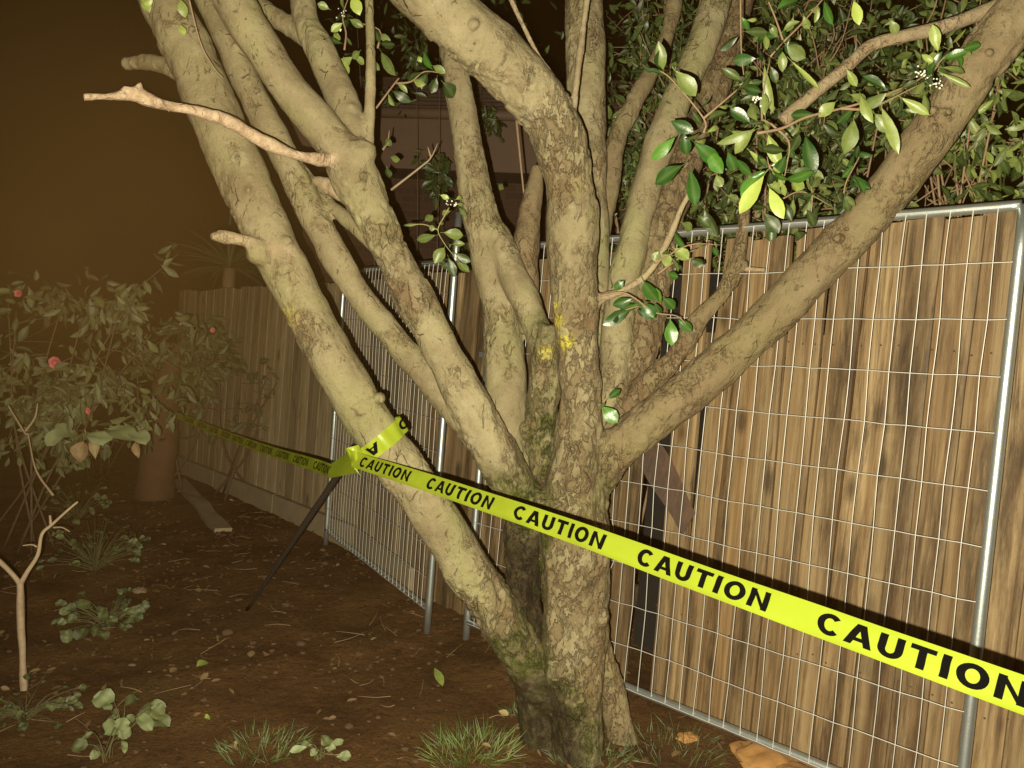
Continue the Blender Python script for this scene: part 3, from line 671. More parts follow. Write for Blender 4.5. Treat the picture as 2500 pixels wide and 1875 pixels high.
    for w, fl_ in by.items():
        ids = sorted({v for f in fl_ for v in f}); mp = {v: k for k, v in enumerate(ids)}
        m = MB(); m.v = [tuple(co2[v]) for v in ids]; m.f = [tuple(mp[v] for v in f) for f in fl_]
        for k in A: m.a[k] = [float(A[k][v]) for v in ids]
        ob = m.build(ST[w][0], BARK, tree)
        if w in labels: ob['label'] = labels[w]
build_tree()

# ------------------------------------------------------------------ leafy sprays on the tree
zA = lambda x, y: (1600 + x * .4069, y * .4069)            # the four close-ups the leaves were read from
zB = lambda x, y: (800 + x * .4069, 600 + y * .4069)
zC = lambda x, y: (760 + x * .2712, 480 + y * .2712)
zD = lambda x, y: (800 + x * .4069, y * .4069)
zE = lambda x, y: (x * .4069, y * .4069)
def spray(zf, sc_, d0, twigs, leaves, flowers=(), twr=.0035, tmat=None, extra=0):
    tob = None; pts = []
    for t in twigs:
        rows = []; tw = MB()
        for k, q in enumerate(t):
            d = q[2] if len(q) > 2 else d0
            r = twr * (1 - .6 * k / max(1, len(t) - 1)); rows.append((*W(*zf(q[0], q[1]), d), r))
        pts += list(zip(rows, rows[1:])); tube(tw, rows, 6, 4); o = tw.build('twig', tmat or TWIG, tree); tob = tob or o
    G_, L_ = MB(), MB()
    for (x0, y0, x1, y1, w, kind) in leaves:
        dd = d0 + rnd(-.03, .03); tilt = rnd(-.035, .035)
        a = W(*zf(x0, y0), dd); b = W(*zf(x1, y1), dd + tilt)
        fc = TOCAM(a) + rvec(.45)
        wd = w * sc_ / F * dd * .78
        if kind in 'DG': leaf(G_, a, b, wd, fc, tone={'D': rnd(.25, .55), 'G': rnd(.8, 1)}[kind], curl=rnd(.05, .35), fold=rnd(.1, .3), n=9, wave=.02)
        else: leaf(L_, a, b, wd, fc, tone={'L': rnd(.62, .8), 'B': rnd(.9, 1), 'M': rnd(.42, .6), 'K': rnd(.15, .3)}[kind], curl=rnd(-.1, .45), fold=rnd(.15, .5), n=9, wave=.025)
    for _ in range(extra):
        r0, r1 = random.choice(pts); q = rnd(0, 1); p = Vector(r0[:3]).lerp(Vector(r1[:3]), q)
        dr = Vector((rnd(-1, 1), rnd(-1, .6), rnd(-1.2, .7))).normalized(); L = rnd(.045, .095)
        leaf(G_ if rnd(0, 1) < .4 else L_, p, p + dr * L, L * rnd(.28, .42), TOCAM(p) + rvec(.9), tone=rnd(.1, .7), curl=rnd(-.1, .6), fold=rnd(.1, .6), n=9, wave=.03)
    if L_.v: L_.build('leaves', LEAF, tob)
    if G_.v: G_.build('leaves', GLOSSY, tob)
    if flowers:
        fb = MB()
        for (x, y, r, n) in flowers:
            c = W(*zf(x, y), d0 - .01)
            for _ in range(n):
                p = c + rvec(r * sc_ / F * d0); bm = bmesh.new(); bmesh.ops.create_icosphere(bm, subdivisions=1, radius=rnd(.0025, .0042))
                fb.add([v.co + p for v in bm.verts], [[v.index for v in f.verts] for f in bm.faces]); bm.free()
        fb.build('blossom', WHITE, tob)
k4 = .4069; k2 = .2712
spray(zA, k4, 2.30, [[(610, 800), (760, 770), (900, 705), (1100, 655), (1260, 610), (1500, 520), (1650, 430), (1750, 330), (1860, 285)], [(1110, 650), (1270, 655), (1400, 600), (1600, 500)], [(1660, 430), (1700, 380), (1690, 320)]],
 [(1340, 600, 1465, 915, 85, 'L'), (1195, 690, 1160, 905, 125, 'M'), (1300, 665, 1420, 790, 115, 'M'), (1225, 550, 1285, 725, 75, 'L'), (1095, 600, 985, 690, 95, 'L'), (1700, 335, 1665, 150, 80, 'L'), (1670, 430, 1660, 310, 75, 'L'), (1690, 425, 1890, 525, 45, 'L'), (1690, 400, 1880, 430, 50, 'M'), (1450, 570, 1645, 690, 70, 'L'), (1150, 560, 1280, 610, 70, 'M'), (1480, 660, 1620, 650, 60, 'M'), (1610, 540, 1640, 690, 60, 'M'), (1140, 400, 1210, 520, 60, 'L'), (1640, 470, 1560, 560, 50, 'M'), (1700, 390, 1600, 330, 45, 'L'), (1810, 300, 1900, 330, 40, 'M'), (1390, 490, 1470, 530, 70, 'M')],
 [(1590, 420, 35, 12), (1690, 500, 30, 12), (1630, 460, 25, 5)], .0048, extra=22)
spray(zA, k4, 2.42, [[(770, 250), (880, 140), (1000, 0), (1040, -60)], [(765, 240), (720, 110), (670, -10), (650, -60)], [(690, 340), (770, 250)], [(640, 720), (640, 600), (690, 340)], [(510, -60), (515, 300), (530, 450)]],
 [(770, 255, 900, 350, 120, 'M'), (760, 290, 765, 420, 70, 'M'), (650, 350, 685, 660, 65, 'L'), (625, 350, 465, 365, 95, 'D'), (790, 340, 985, 540, 40, 'L'), (830, 90, 800, 190, 60, 'M'), (885, 80, 920, 180, 60, 'M'), (1185, -20, 1225, 145, 80, 'B'), (1400, 110, 1455, 205, 70, 'M'), (660, 200, 670, 290, 45, 'L'), (540, 120, 610, 120, 30, 'L'), (740, 230, 690, 150, 55, 'M'), (920, 60, 990, 60, 50, 'M')], (), .0035, extra=26)
spray(zA, k4, 2.36, [[(290, 800), (290, 710), (100, 480), (20, 420)], [(290, 710), (490, 540), (560, 470)], [(690, 740), (800, 850), (790, 980), (770, 1080)], [(620, 760), (640, 720), (690, 740)]],
 [(610, 750, 470, 915, 95, 'L'), (665, 775, 745, 995, 100, 'L'), (640, 760, 390, 870, 70, 'M'), (100, 400, 240, 580, 135, 'M'), (205, 830, 390, 990, 115, 'D'), (140, 800, -20, 965, 95, 'G'), (190, 975, -10, 1095, 125, 'D'), (205, 985, 240, 1235, 105, 'D'), (70, 715, 225, 790, 95, 'D'), (165, 780, 190, 930, 90, 'D'), (890, 780, 955, 1040, 115, 'D'), (660, 720, 650, 560, 70, 'M'), (620, 740, 560, 620, 90, 'M'), (590, 750, 450, 650, 90, 'D'), (440, 780, 560, 830, 70, 'M'), (370, 640, 450, 645, 30, 'L'), (300, 800, 390, 750, 40, 'L'), (550, 890, 640, 980, 40, 'L'), (480, 510, 600, 500, 45, 'M'), (230, 850, 330, 850, 40, 'L'), (300, 880, 400, 1040, 110, 'G')],
 [(605, 610, 32, 14), (180, 770, 10, 3), (705, 985, 8, 3)], .0038, extra=24)
spray(zA, k4, 2.30, [[(690, 990), (680, 1020)], [(770, 1080), (690, 1010), (670, 940)]],
 [(675, 1015, 505, 1285, 120, 'B'), (670, 1100, 765, 1310, 100, 'B'), (640, 1010, 520, 1180, 110, 'G'), (700, 980, 760, 1120, 90, 'L'), (690, 1130, 750, 1080, 60, 'L'), (760, 1080, 780, 1180, 40, 'L')], (), .003, extra=8)
spray(zA, k4, 2.55, [[(930, 1330), (940, 1150), (900, 1050), (850, 1000)], [(1130, 1160), (1150, 1080), (1230, 920), (1170, 900)], [(750, 1200), (880, 1150), (1060, 1240)], [(0, 1580), (200, 1470), (390, 1470)]],
 [(880, 1060, 840, 1150, 95, 'L'), (990, 1050, 950, 1120, 60, 'M'), (900, 1240, 960, 1360, 80, 'K'), (640, 1260, 740, 1400, 110, 'K'), (280, 1230, 380, 1420, 100, 'K'), (360, 1040, 400, 1120, 70, 'M'), (420, 1170, 500, 1200, 60, 'M'), (100, 1480, 200, 1560, 100, 'L'), (150, 1330, 220, 1380, 80, 'M'), (250, 1290, 330, 1360, 80, 'K'), (840, 1380, 880, 1440, 90, 'K'), (200, 1550, 290, 1590, 80, 'K'), (80, 1490, 60, 1600, 80, 'L'), (700, 1350, 690, 1450, 80, 'K'), (1000, 1130, 1050, 1160, 50, 'M'), (430, 890, 480, 1030, 90, 'D'), (480, 940, 560, 1050, 80, 'D')], (), .003, TWIG, extra=30)
spray(zB, k4, 2.75, [[(1640, 300), (1760, 280), (1850, 320), (1960, 400), (2090, 420), (2150, 470)], [(1720, 440), (1780, 390), (1870, 360)], [(1980, 170), (2130, 60), (2212, 20)], [(1650, 940), (1690, 900)]],
 [(1880, 185, 1965, 335, 115, 'D'), (1850, 310, 1710, 360, 80, 'D'), (1840, 370, 1655, 475, 95, 'D'), (1930, 225, 2005, 340, 80, 'G'), (1870, 325, 1960, 435, 115, 'D'), (2055, 420, 2065, 595, 105, 'G'), (2090, 430, 2185, 515, 80, 'D'), (1640, 950, 1735, 1060, 110, 'G'), (1660, 930, 1760, 860, 60, 'D'), (2010, 100, 2060, 40, 70, 'L'), (2070, 60, 2150, 40, 80, 'L'), (1790, 200, 1720, 260, 70, 'D'), (2000, 300, 2090, 380, 80, 'D'), (2030, 160, 2100, 190, 70, 'D'), (1960, 330, 1990, 420, 70, 'D'), (1990, 20, 1960, 90, 70, 'M')], (), .0045, extra=8)
spray(zC, k2, 3.05, [[(1240, 100), (1190, 190), (1140, 300), (1190, 410), (1290, 540), (1420, 680)], [(1140, 300), (1010, 250), (850, 260)]],
 [(990, 245, 835, 262, 35, 'M'), (1010, 225, 1100, 165, 90, 'M'), (1265, 125, 1175, 165, 75, 'M'), (1140, 240, 1195, 240, 50, 'M'), (1150, 340, 940, 395, 100, 'M'), (1160, 320, 1370, 350, 130, 'M'), (1260, 430, 1370, 420, 70, 'M'), (1210, 440, 1115, 585, 140, 'M'), (1270, 500, 1435, 590, 95, 'K'), (1290, 580, 1420, 675, 90, 'M'), (1225, 520, 1290, 725, 110, 'K'), (1150, -20, 1240, 20, 60, 'L'), (1290, 30, 1370, 0, 60, 'L'), (1300, 60, 1380, 80, 50, 'M'), (1130, 290, 1060, 280, 70, 'M'), (1250, 590, 1170, 640, 90, 'K'), (1320, 90, 1390, 170, 60, 'M')],
 [(1240, 55, 25, 6), (1290, 80, 25, 6)], .0028, GREENTWIG)
spray(zD, k4, 3.15, [[(100, 300), (110, 200), (90, 100), (130, -30)], [(290, 650), (410, 490), (430, 470)], [(410, 500), (500, 490), (580, 430), (690, 440)], [(300, 290), (310, 180), (160, 130)]],
 [(140, -40, 190, 80, 90, 'B'), (100, 130, 20, 190, 60, 'L'), (60, 190, 50, 245, 60, 'L'), (160, 330, 65, 410, 80, 'L'), (150, 330, 220, 385, 60, 'L'), (95, 340, 115, 460, 60, 'L'), (300, 205, 365, 240, 55, 'M'), (310, 290, 395, 450, 80, 'M'), (200, 300, 140, 350, 60, 'M'), (540, 335, 560, 370, 40, 'L'), (620, 390, 700, 430, 60, 'M'), (680, 480, 765, 580, 120, 'K'), (505, 480, 575, 510, 60, 'L'), (120, 110, 210, 160, 60, 'M'), (20, 60, -60, 20, 60, 'M'), (240, 360, 310, 420, 60, 'M'), (600, 430, 560, 520, 70, 'K'), (660, 450, 620, 560, 70, 'K')],
 [(80, 70, 30, 8), (70, 180, 12, 3)], .0045, extra=14)
spray(zD, k4, 3.5, [[(380, 1140), (560, 1000), (620, 945), (660, 860)], [(620, 945), (600, 880)]], [], (), .006, PALETWIG)
spray(zD, k4, 3.6, [[(330, 900), (360, 850), (370, 780)], [(1130, 700), (1160, 1000), (1200, 1400), (1215, 1700)]],
 [(340, 880, 380, 840, 60, 'M'), (370, 940, 430, 960, 60, 'M'), (350, 990, 370, 1070, 60, 'K'), (1050, 1100, 1030, 1140, 50, 'M'), (1210, 1170, 1235, 1230, 45, 'L'), (1215, 1280, 1240, 1260, 45, 'M')], (), .006)
spray(zE, k4, 2.7, [[(1120, -60), (1200, 250), (1280, 400), (1335, 465)]],
 [(840, -20, 900, 65, 80, 'L'), (1080, -20, 1105, 95, 75, 'L'), (1080, 140, 1105, 210, 55, 'L'), (930, -30, 860, 30, 60, 'L')], (), .0035, PALETWIG)

def stout_branch():
    mb = MB(); tube(mb, [(*W(*zA(x, y), 2.52), r) for x, y, r in ((765, 730, .024), (830, 665, .022), (1000, 520, .020), (1150, 400, .020), (1300, 270, .020), (1500, 215, .021), (1700, 170, .022), (2000, 60, .023), (2250, -40, .024), (2500, -130, .025))], 14, 6, wob=.12, scaly=.3, dark=.1, pale=.35)
    mb.build('branch', BARK, tree)
    mb = MB(); a, b = FV(1590, 580, 3.03), FV(1652, 583, 2.98); tube(mb, [(*a, .012), (*b, .007)], 8, 3, pale=.4); mb.build('branch', BARK, tree)
stout_branch()

# ------------------------------------------------------------------ caution tape
TW = .0565
STK = .2
def glyph(ch):                    # quads in a cell of height 1; returns (quads, width)
    q = []
    def ring(cx, cy, rx, ry, a0, a1, n, tx=.245, ty=.225):
        for i in range(n):
            w0 = math.radians(a0 + (a1 - a0) * i / n); w1 = math.radians(a0 + (a1 - a0) * (i + 1) / n)
            P = lambda w, k: (cx + (rx - k * tx) * math.cos(w), cy + (ry - k * ty) * math.sin(w))
            q.append([P(w0, 0), P(w1, 0), P(w1, 1), P(w0, 1)])
    def bar(x0, y0, x1, y1, t=.25):   # slanted vertical stroke, horizontal thickness t
        q.append([(x0, y0), (x0 + t, y0), (x1 + t, y1), (x1, y1)])
    if ch == 'C': ring(.43, .5, .43, .52, 42, 318, 16); return q, .80
    if ch == 'O': ring(.44, .5, .44, .52, 0, 360, 22); return q, .88
    if ch == 'A': bar(0, 0, .31, 1); bar(.67, 0, .36, 1); q.append([(.24, .20), (.64, .20), (.58, .37), (.30, .37)]); return q, .88
    if ch == 'U':
        bar(0, .4, 0, 1); bar(.53, .4, .53, 1); ring(.39, .4, .39, .42, 180, 360, 12); return q, .78
    if ch == 'T': q.append([(0, .78), (.76, .78), (.76, 1), (0, 1)]); bar(.255, 0, .255, .78); return q, .76
    if ch == 'I': bar(0, 0, 0, 1); return q, .25
    if ch == 'N': bar(0, 0, 0, 1, .23); bar(.57, 0, .57, 1, .23); q.append([(.2, .98), (.2, .70), (.6, .02), (.6, .30)]); return q, .80
def word(text, u0, u1, v0, v1):    # list of quads in tape coordinates, u along, v across (0 bottom .. 1 top)
    gl = [glyph(c) for c in text]; gap = .17; tot = sum(w for _, w in gl) + gap * (len(gl) - 1); x = 0; out = []
    for qs, w in gl:
        for q in qs: out.append([(u0 + (x + a) / tot * (u1 - u0), v0 + b * (v1 - v0)) for a, b in q])
        x += w + gap
    return out
class Tape:
    def __init__(s, rows, width):      # rows: centre x, y, z + width dir (3) + face dir(3)
        s.S = spline(rows, 14); s.w = width
        s.d = [0.0]
        for a, b in zip(s.S, s.S[1:]): s.d.append(s.d[-1] + float(np.linalg.norm(b[:3] - a[:3])))
        s.L = s.d[-1]
    def at(s, u, v, lift=0.0, curl=.5):
        i = min(max(int(np.searchsorted(s.d, u)) - 1, 0), len(s.S) - 2)
        t = (u - s.d[i]) / max(1e-9, s.d[i + 1] - s.d[i]); r = s.S[i] * (1 - t) + s.S[i + 1] * t
        p = Vector(r[:3]); wd = Vector(r[3:6]).normalized(); fd = Vector(r[6:9]).normalized()
        y = (v - .5); cv = -curl * s.w * (max(0, .22 - v) ** 2 * 2.6 + y * y * .35)
        cv += .0012 * math.sin(u * 21 + v * 3) + .0045 * noise.noise(Vector((u * 7, v * 1.6, 2))) + .0012 * noise.noise(Vector((u * 30, v * 4, 5)))
        return p + wd * (y * s.w * (1 if v > .22 else 1 - (.22 - v) * .3)) + fd * (cv + lift)
    def ribbon(s, mb, step=.02, nv=8):
        n = max(4, int(s.L / step)); vs = []; fs = []
        for i in range(n + 1):
            for j in range(nv + 1): vs.append(s.at(s.L * i / n, j / nv))
        for i in range(n):
            for j in range(nv): a = i * (nv + 1) + j; fs.append((a, a + 1, a + nv + 2, a + nv + 1))
        mb.add(vs, fs)
    def letters(s, text, u0, u1, parent, v0=.20, v1=.84):
        mb = MB()
        for q in word(text, u0, u1, v0, v1):
            K = 6; vs = []
            for i in range(K + 1):
                for j in range(K + 1):
                    a, b = i / K, j / K
                    u = (q[0][0] * (1 - a) + q[1][0] * a) * (1 - b) + (q[3][0] * (1 - a) + q[2][0] * a) * b
                    v = (q[0][1] * (1 - a) + q[1][1] * a) * (1 - b) + (q[3][1] * (1 - a) + q[2][1] * a) * b
                    vs.append(s.at(u, v, .0016))
            mb.add(vs, [(i * (K + 1) + j, i * (K + 1) + j + 1, (i + 1) * (K + 1) + j + 1, (i + 1) * (K + 1) + j) for i in range(K) for j in range(K)])
        mb.build('lettering', INK, parent, False)
def tape_row(px, py, d, tw=0.0):
    p = W(px, py, d); return p
# front run, from the left stem towards the viewer
inv = lambda t: 1.11 / (.411 + .569 * t)
pix = [(862, 1121), (883, 1128), (1045, 1179), (1360, 1285), (1680, 1402), (2000, 1518), (2500, 1698), (2800, 1806), (3200, 1950), (3700, 2130)]
rows = []
for x, y in pix:
    t = (x - 883) / 1617; p = W(x, y, inv(t)); rows.append(p)
rr = []
for i, p in enumerate(rows):
    a = rows[max(0, i - 1)]; b = rows[min(len(rows) - 1, i + 1)]; tt = (b - a).normalized()
    fd = TOCAM(p); fd = (fd - tt * fd.dot(tt)); fd.normalize(); wd = fd.cross(tt)
    if wd.z < 0: wd = -wd
    fd2 = (fd + wd * .10).normalized(); wd2 = (wd - fd2 * wd.dot(fd2)).normalized()
    rr.append((*p, *wd2, *fd2))
FT = Tape(rr, TW)
tf = thing('caution_tape', rows[0], 'bright yellow caution tape tied to the left stem and stretched across to the right', 'tape')
mb = MB(); FT.ribbon(mb); mb.build('ribbon', TAPE, tf)
def u_at(px):       # tape length at a photo column
    best = None
    for i in range(400):
        u = FT.L * i / 399; p = FT.at(u, .5); c = M.T @ np.array([p.x, p.y, p.z - H]); x = c[0] / c[2] * F + 1250
        if best is None or abs(x - px) < best[0]: best = (abs(x - px), u)
    return best[1]
us = [u_at(x) for x in (879, 1045, 1260, 1557, 1989)]; pitch = (us[-1] - us[0]) / 4
print('word starts', us, pitch)
for i in range(6):
    u0 = us[0] + pitch * i
    if u0 + pitch * .8 < FT.L: FT.letters('CAUTION', u0 + .004, u0 + pitch * .775, tf)
# band round the stem and the knot
c0 = FV(822, 953, 2.905); cA, cB = FV(850, 1030, 2.925), FV(757, 890, 2.905); ax = (cB - cA).normalized()
ax = (ax + TOCAM(c0) * .10).normalized()
e1 = TOCAM(c0); e1 = (e1 - ax * e1.dot(ax)).normalized(); e2 = ax.cross(e1)
RB = 106 * 1.1302 / 2 / F * 2.915 + .016
mb = MB(); NB = 60; vs = []; fs = []
def band(th, v, lift=0): 
    wr = .0035 * math.sin(th * 5 + v * 2) + .003 * math.sin(th * 11)
    return c0 + (e1 * math.cos(th) + e2 * math.sin(th)) * (RB + wr + lift) + ax * ((v - .5) * .062 + .012 * math.sin(th + .5))
for i in range(NB + 1):
    for j in range(5): vs.append(band(2 * math.pi * i / NB, j / 4))
for i in range(NB):
    for j in range(4): a = i * 5 + j; fs.append((a, a + 1, a + 6, a + 5))
mb.add(vs, fs); mb.build('wrap', TAPE, tf)
sgn = 1 if (e2.dot(Vector(M @ [1, 0, 0])) > 0) else -1
for ch, th0, th1 in (('A', -.62, -.10), ('O', .95, 1.45)):
    mb = MB(); qs, w = glyph(ch)
    for q in qs: mb.add([band(sgn * (th0 + (1 - a / w) * (th1 - th0)), .80 - .58 * b, .0016) for a, b in q], [(0, 1, 2, 3)])
    mb.build('lettering', INK, tf, False)
def crumple(mb, c, r, n, seed):
    rng = random.Random(seed)
    for k in range(n):
        a = Vector((rng.uniform(-1, 1), rng.uniform(-1, 1), rng.uniform(-1, 1))).normalized(); b = a.orthogonal().normalized(); q = a.cross(b)
        vs = []
        for i in range(5):
            t = i / 4; p = c + b * (t - .5) * r * 2 + a * math.sin(t * 3.1 + k) * r * .5
            for s in (-.5, 0, .5): vs.append(p + q * s * r * 1.0 + a * rng.uniform(-.12, .12) * r)
        mb.add(vs, [(i * 3 + j, i * 3 + j + 1, i * 3 + j + 4, i * 3 + j + 3) for i in range(4) for j in range(2)])
def strip(mb, A, B, n=8, curl=.0):   # ribbon between two edges given as (top, bottom) point pairs
    vs = []
    for i in range(n + 1):
        t = i / n
        for j in range(5):
            s = j / 4; p = A[0].lerp(B[0], t).lerp(A[1].lerp(B[1], t), s) + TOCAM(A[0]) * (curl * math.sin(t * math.pi) + .004 * math.sin(t * 8 + s * 5)); vs.append(p)
    mb.add(vs, [(i * 5 + j, i * 5 + j + 1, i * 5 + j + 6, i * 5 + j + 5) for i in range(n) for j in range(4)])
mb = MB()
strip(mb, (W(842, 1093, 2.76), W(868, 1150, 2.78)), (W(872, 1104, 2.73), W(874, 1148, 2.73)), 6, .008)
strip(mb, (W(846, 1094, 2.75), W(858, 1118, 2.75)), (W(876, 1086, 2.77), W(884, 1104, 2.77)), 6, .012)
strip(mb, (W(856, 1126, 2.74), W(864, 1144, 2.74)), (W(884, 1166, 2.74), W(872, 1152, 2.74)), 4, .006)
mb.build('knot', TAPE, tf)
# back run, towards the far post
pixb = [(800, 1148, 3.15), (760, 1133, 3.45), (640, 1095, 4.5), (520, 1050, 5.9), (424, 1011, 7.05), (400, 1002, 7.12)]
rows = [W(*p) for p in pixb]; rr = []
for i, p in enumerate(rows):
    a = rows[max(0, i - 1)]; b = rows[min(len(rows) - 1, i + 1)]; tt = (b - a).normalized()
    fd = TOCAM(p); fd = (fd - tt * fd.dot(tt)).normalized(); wd = fd.cross(tt)
    if wd.z < 0: wd = -wd
    rr.append((*p, *wd, *fd))
BT = Tape(rr[::-1], TW); tb = thing('caution_tape', rows[-1], 'dim yellow caution tape running back from the left stem to the far timber post', 'tape')
mb = MB(); BT.ribbon(mb, .03); mb.build('ribbon', TAPE, tb)
u = BT.L - pitch * .66
while u > .2:
    BT.letters('CAUTION', u, u + pitch * .72, tb); u -= pitch
mb = MB(); strip(mb, (W(800, 1138, 3.24), W(802, 1168, 3.06)), (W(858, 1098, 3.22), W(876, 1154, 2.98)), 8, -.02)
mb.build('twist', TAPE, tb)
# black prop leaning behind the stem
mb = MB(); a, b = G(602, 1492), W(890, 1062, 3.35); tube(mb, [(*a, .009), (*a.lerp(b, .4), .013), (*a.lerp(b, .8), .015), (*b, .015)], 8, 4, wob=.15)
o = mb.build('stick', BLACK); tag(o, 'thin black stick propped against the back of the taped left stem', 'stick')

# ------------------------------------------------------------------ shrubs, plants, litter
def shrub(name, label, cat, base, centre, rad, nleaf, lsize, tones, mat, stems=7, seed=1, shape='obovate', group=None, gaps=.12, twr=.012, hang=.4, ntw=6, tmat=None):
    rng = random.Random(seed); st = random.getstate(); random.seed(seed)
    t = thing(name, base, label, cat, group)
    tw = MB(); tips = []
    for k in range(stems):
        e = centre + Vector((rad.x * rnd(-.85, .85), rad.y * rnd(-.7, .7), rad.z * rnd(-.2, .9)))
        m_ = base.lerp(e, .5) + rvec(.12)
        tube(tw, [(*(base + Vector((rnd(-.35, .35), rnd(-.25, .25), 0))), twr), (*m_, twr * .8), (*e, twr * .35)], 6, 5)
        for _ in range(ntw):
            s = m_.lerp(e, rnd(0, 1)); q = s + Vector((rad.x * rnd(-.5, .5), rad.y * rnd(-.5, .5), rad.z * rnd(-.4, .5)))
            tube(tw, [(*s, twr * .4), (*(s.lerp(q, .5) + rvec(.04)), twr * .3), (*q, twr * .15)], 5, 3, cap=False); tips.append((s, q))
    tw.build('stems', tmat or SHRUBTWIG, t)
    lf_ = MB(); n = 0; tries = 0
    while n < nleaf and tries < nleaf * 12:
        tries += 1
        if rnd(0, 1) < .45:
            s, q = random.choice(tips); p = s.lerp(q, rnd(.2, 1.1)) + rvec(lsize * .6)
        else:
            v = rvec(1)
            if v.length > 1: continue
            p = centre + Vector((v.x * rad.x, v.y * rad.y, v.z * rad.z))
        if noise.noise(p * 2.6 + Vector((seed, 0, 0))) < -gaps: continue
        if p.z < gz(p.x, p.y) + .04: continue
        dr = Vector((rnd(-1, 1), rnd(-1, 1), rnd(-1, .6) - hang)).normalized(); L = lsize * rnd(.65, 1.25)
        leaf(lf_, p, p + dr * L, L * rnd(.28, .46), rvec(1) + TOCAM(p) * .6 + UP * .4, tone=rnd(*tones), curl=rnd(-.2, .55), fold=rnd(.1, .5), shape=shape, n=5, wave=.03, petiole=False); n += 1
    lf_.build('foliage', mat, t); random.setstate(st); return t
# the dense evergreen hedge hanging over the right fence
def base_at(px, d):
    p = W(px, 700, d); return Vector((p.x, p.y, gz(p.x, p.y)))
def hedge(px, py, d, rx, ry, rz, n, seed, label, ls=.075, tones=(.05, .58), ntw=16, tm=None):
    c = W(px, py, d); shrub('hedge_shrub', label, 'shrub', base_at(px, d + .2), c, Vector((rx, ry, rz)), n, ls, tones, LEAF, 9 if ntw > 8 else 4, seed, ntw=ntw, twr=.010 if ntw > 8 else .004, tmat=tm or TWIG, group='evergreen shrubs over the fence')
hedge(1660, 330, 4.3, .50, .5, .75, 2600, 11, 'dense leafy shrub over the fence behind the pale upright right stem')
hedge(2030, 240, 3.75, .50, .5, .65, 2600, 12, 'dense leafy shrub over the fence behind the flowering spray')
hedge(2420, 330, 3.35, .42, .45, .55, 1300, 13, 'yellowish shrub over the fence above the right post', tones=(.2, .75))
hedge(2150, 40, 4.4, .75, .5, .7, 1500, 14, 'tall shrub filling the dark top right corner', .08, (.1, .5))
hedge(1800, -40, 4.9, .9, .5, .8, 1500, 15, 'tall dark shrub behind the tops of the right stems', .08, (.1, .5))
hedge(1080, 40, 5.6, .9, .5, .8, 900, 16, 'dark shrub in front of the roof between the central stems', .09, (.05, .4), 5, SHRUBTWIG)

# flowering shrub at left
fs_ = shrub('flowering_shrub', 'straggly garden shrub with four pink flowers at the left edge', 'shrub', G(60, 1330), W(170, 900, 5.0), Vector((.8, .55, .68)), 1150, .10, (.0, .62), DULL, 7, 21, gaps=.10, twr=.009)
def flower(px, py, d, r, parent):
    mb = MB(); c = W(px, py, d)
    for k in range(14):
        w = 2 * math.pi * k / 7 + (.4 if k > 6 else 0); ly = 1 if k < 7 else .6; right = Vector(M @ [1, 0, 0]); upv = Vector(M @ [0, -1, 0])
        dr = right * math.cos(w) + upv * math.sin(w)
        leaf(mb, c, c + dr * r * ly * rnd(.85, 1.15) + TOCAM(c) * r * (.35 if k < 7 else .7), r * 1.0 * ly, TOCAM(c) + rvec(.3), shape='round', petiole=False, n=9, curl=-.3, wave=.06)
    mb.build('flower', PINK, parent)
for q in ((135, 886, 4.5, .042), (45, 716, 4.6, .024), (520, 806, 5.2, .018), (215, 1003, 4.6, .018)): flower(*q, fs_)
st_ = shrub('small_tree', 'small leafy tree with a thick brown trunk at the far end of the tape', 'tree', G(378, 1200), W(450, 850, 7.2), Vector((.55, .4, .36)), 700, .12, (.05, .6), DULL, 5, 22, gaps=.05)
mb = MB(); a = GP(378, 1212); tube(mb, [(*(a - UP * .1), .185), (*(a + UP * .15), .165), (*(a + UP * .5 + Vector((.02, 0, 0))), .155), (*(a + UP * .95 + Vector((.03, 0, 0))), .13), (*(a + UP * 1.3 + Vector((.10, 0, 0))), .07), (*(a + UP * 1.5 + Vector((.2, 0, 0))), .03)], 18, 6, wob=.14)
mb.build('trunk', TRUNKBARK, st_)
shrub('leafy_shrub', 'thin trailing shrub with a few dark leaves on the grey fence', 'shrub', G(560, 1215), W(590, 905, 6.6), Vector((.5, .15, .10)), 40, .14, (.0, .3), DULL, 4, 23, gaps=.3)

# spiky palm beyond the grey fence
t = thing('spiky_palm', base_at(560, 9.4), 'dark spiky palm whose fronds show over the grey fence', 'palm')
mb = MB(); c = W(560, 655, 9.4); b0 = base_at(560, 9.4); tube(mb, [(*b0, .09), (*b0.lerp(c, .5), .08), (*c, .07)], 10, 4, wob=.2); mb.build('trunk', TWIG, t)
mb = MB()
for k in range(60):
    dr = Vector((rnd(-1, 1), rnd(-1, 1), rnd(-.15, 1))).normalized(); leaf(mb, c, c + dr * rnd(.5, .85), .045, UP + rvec(.3), tone=rnd(.1, .5), curl=.35, fold=.5, shape='lance', petiole=False, n=6)
mb.build('fronds', DULL, t)

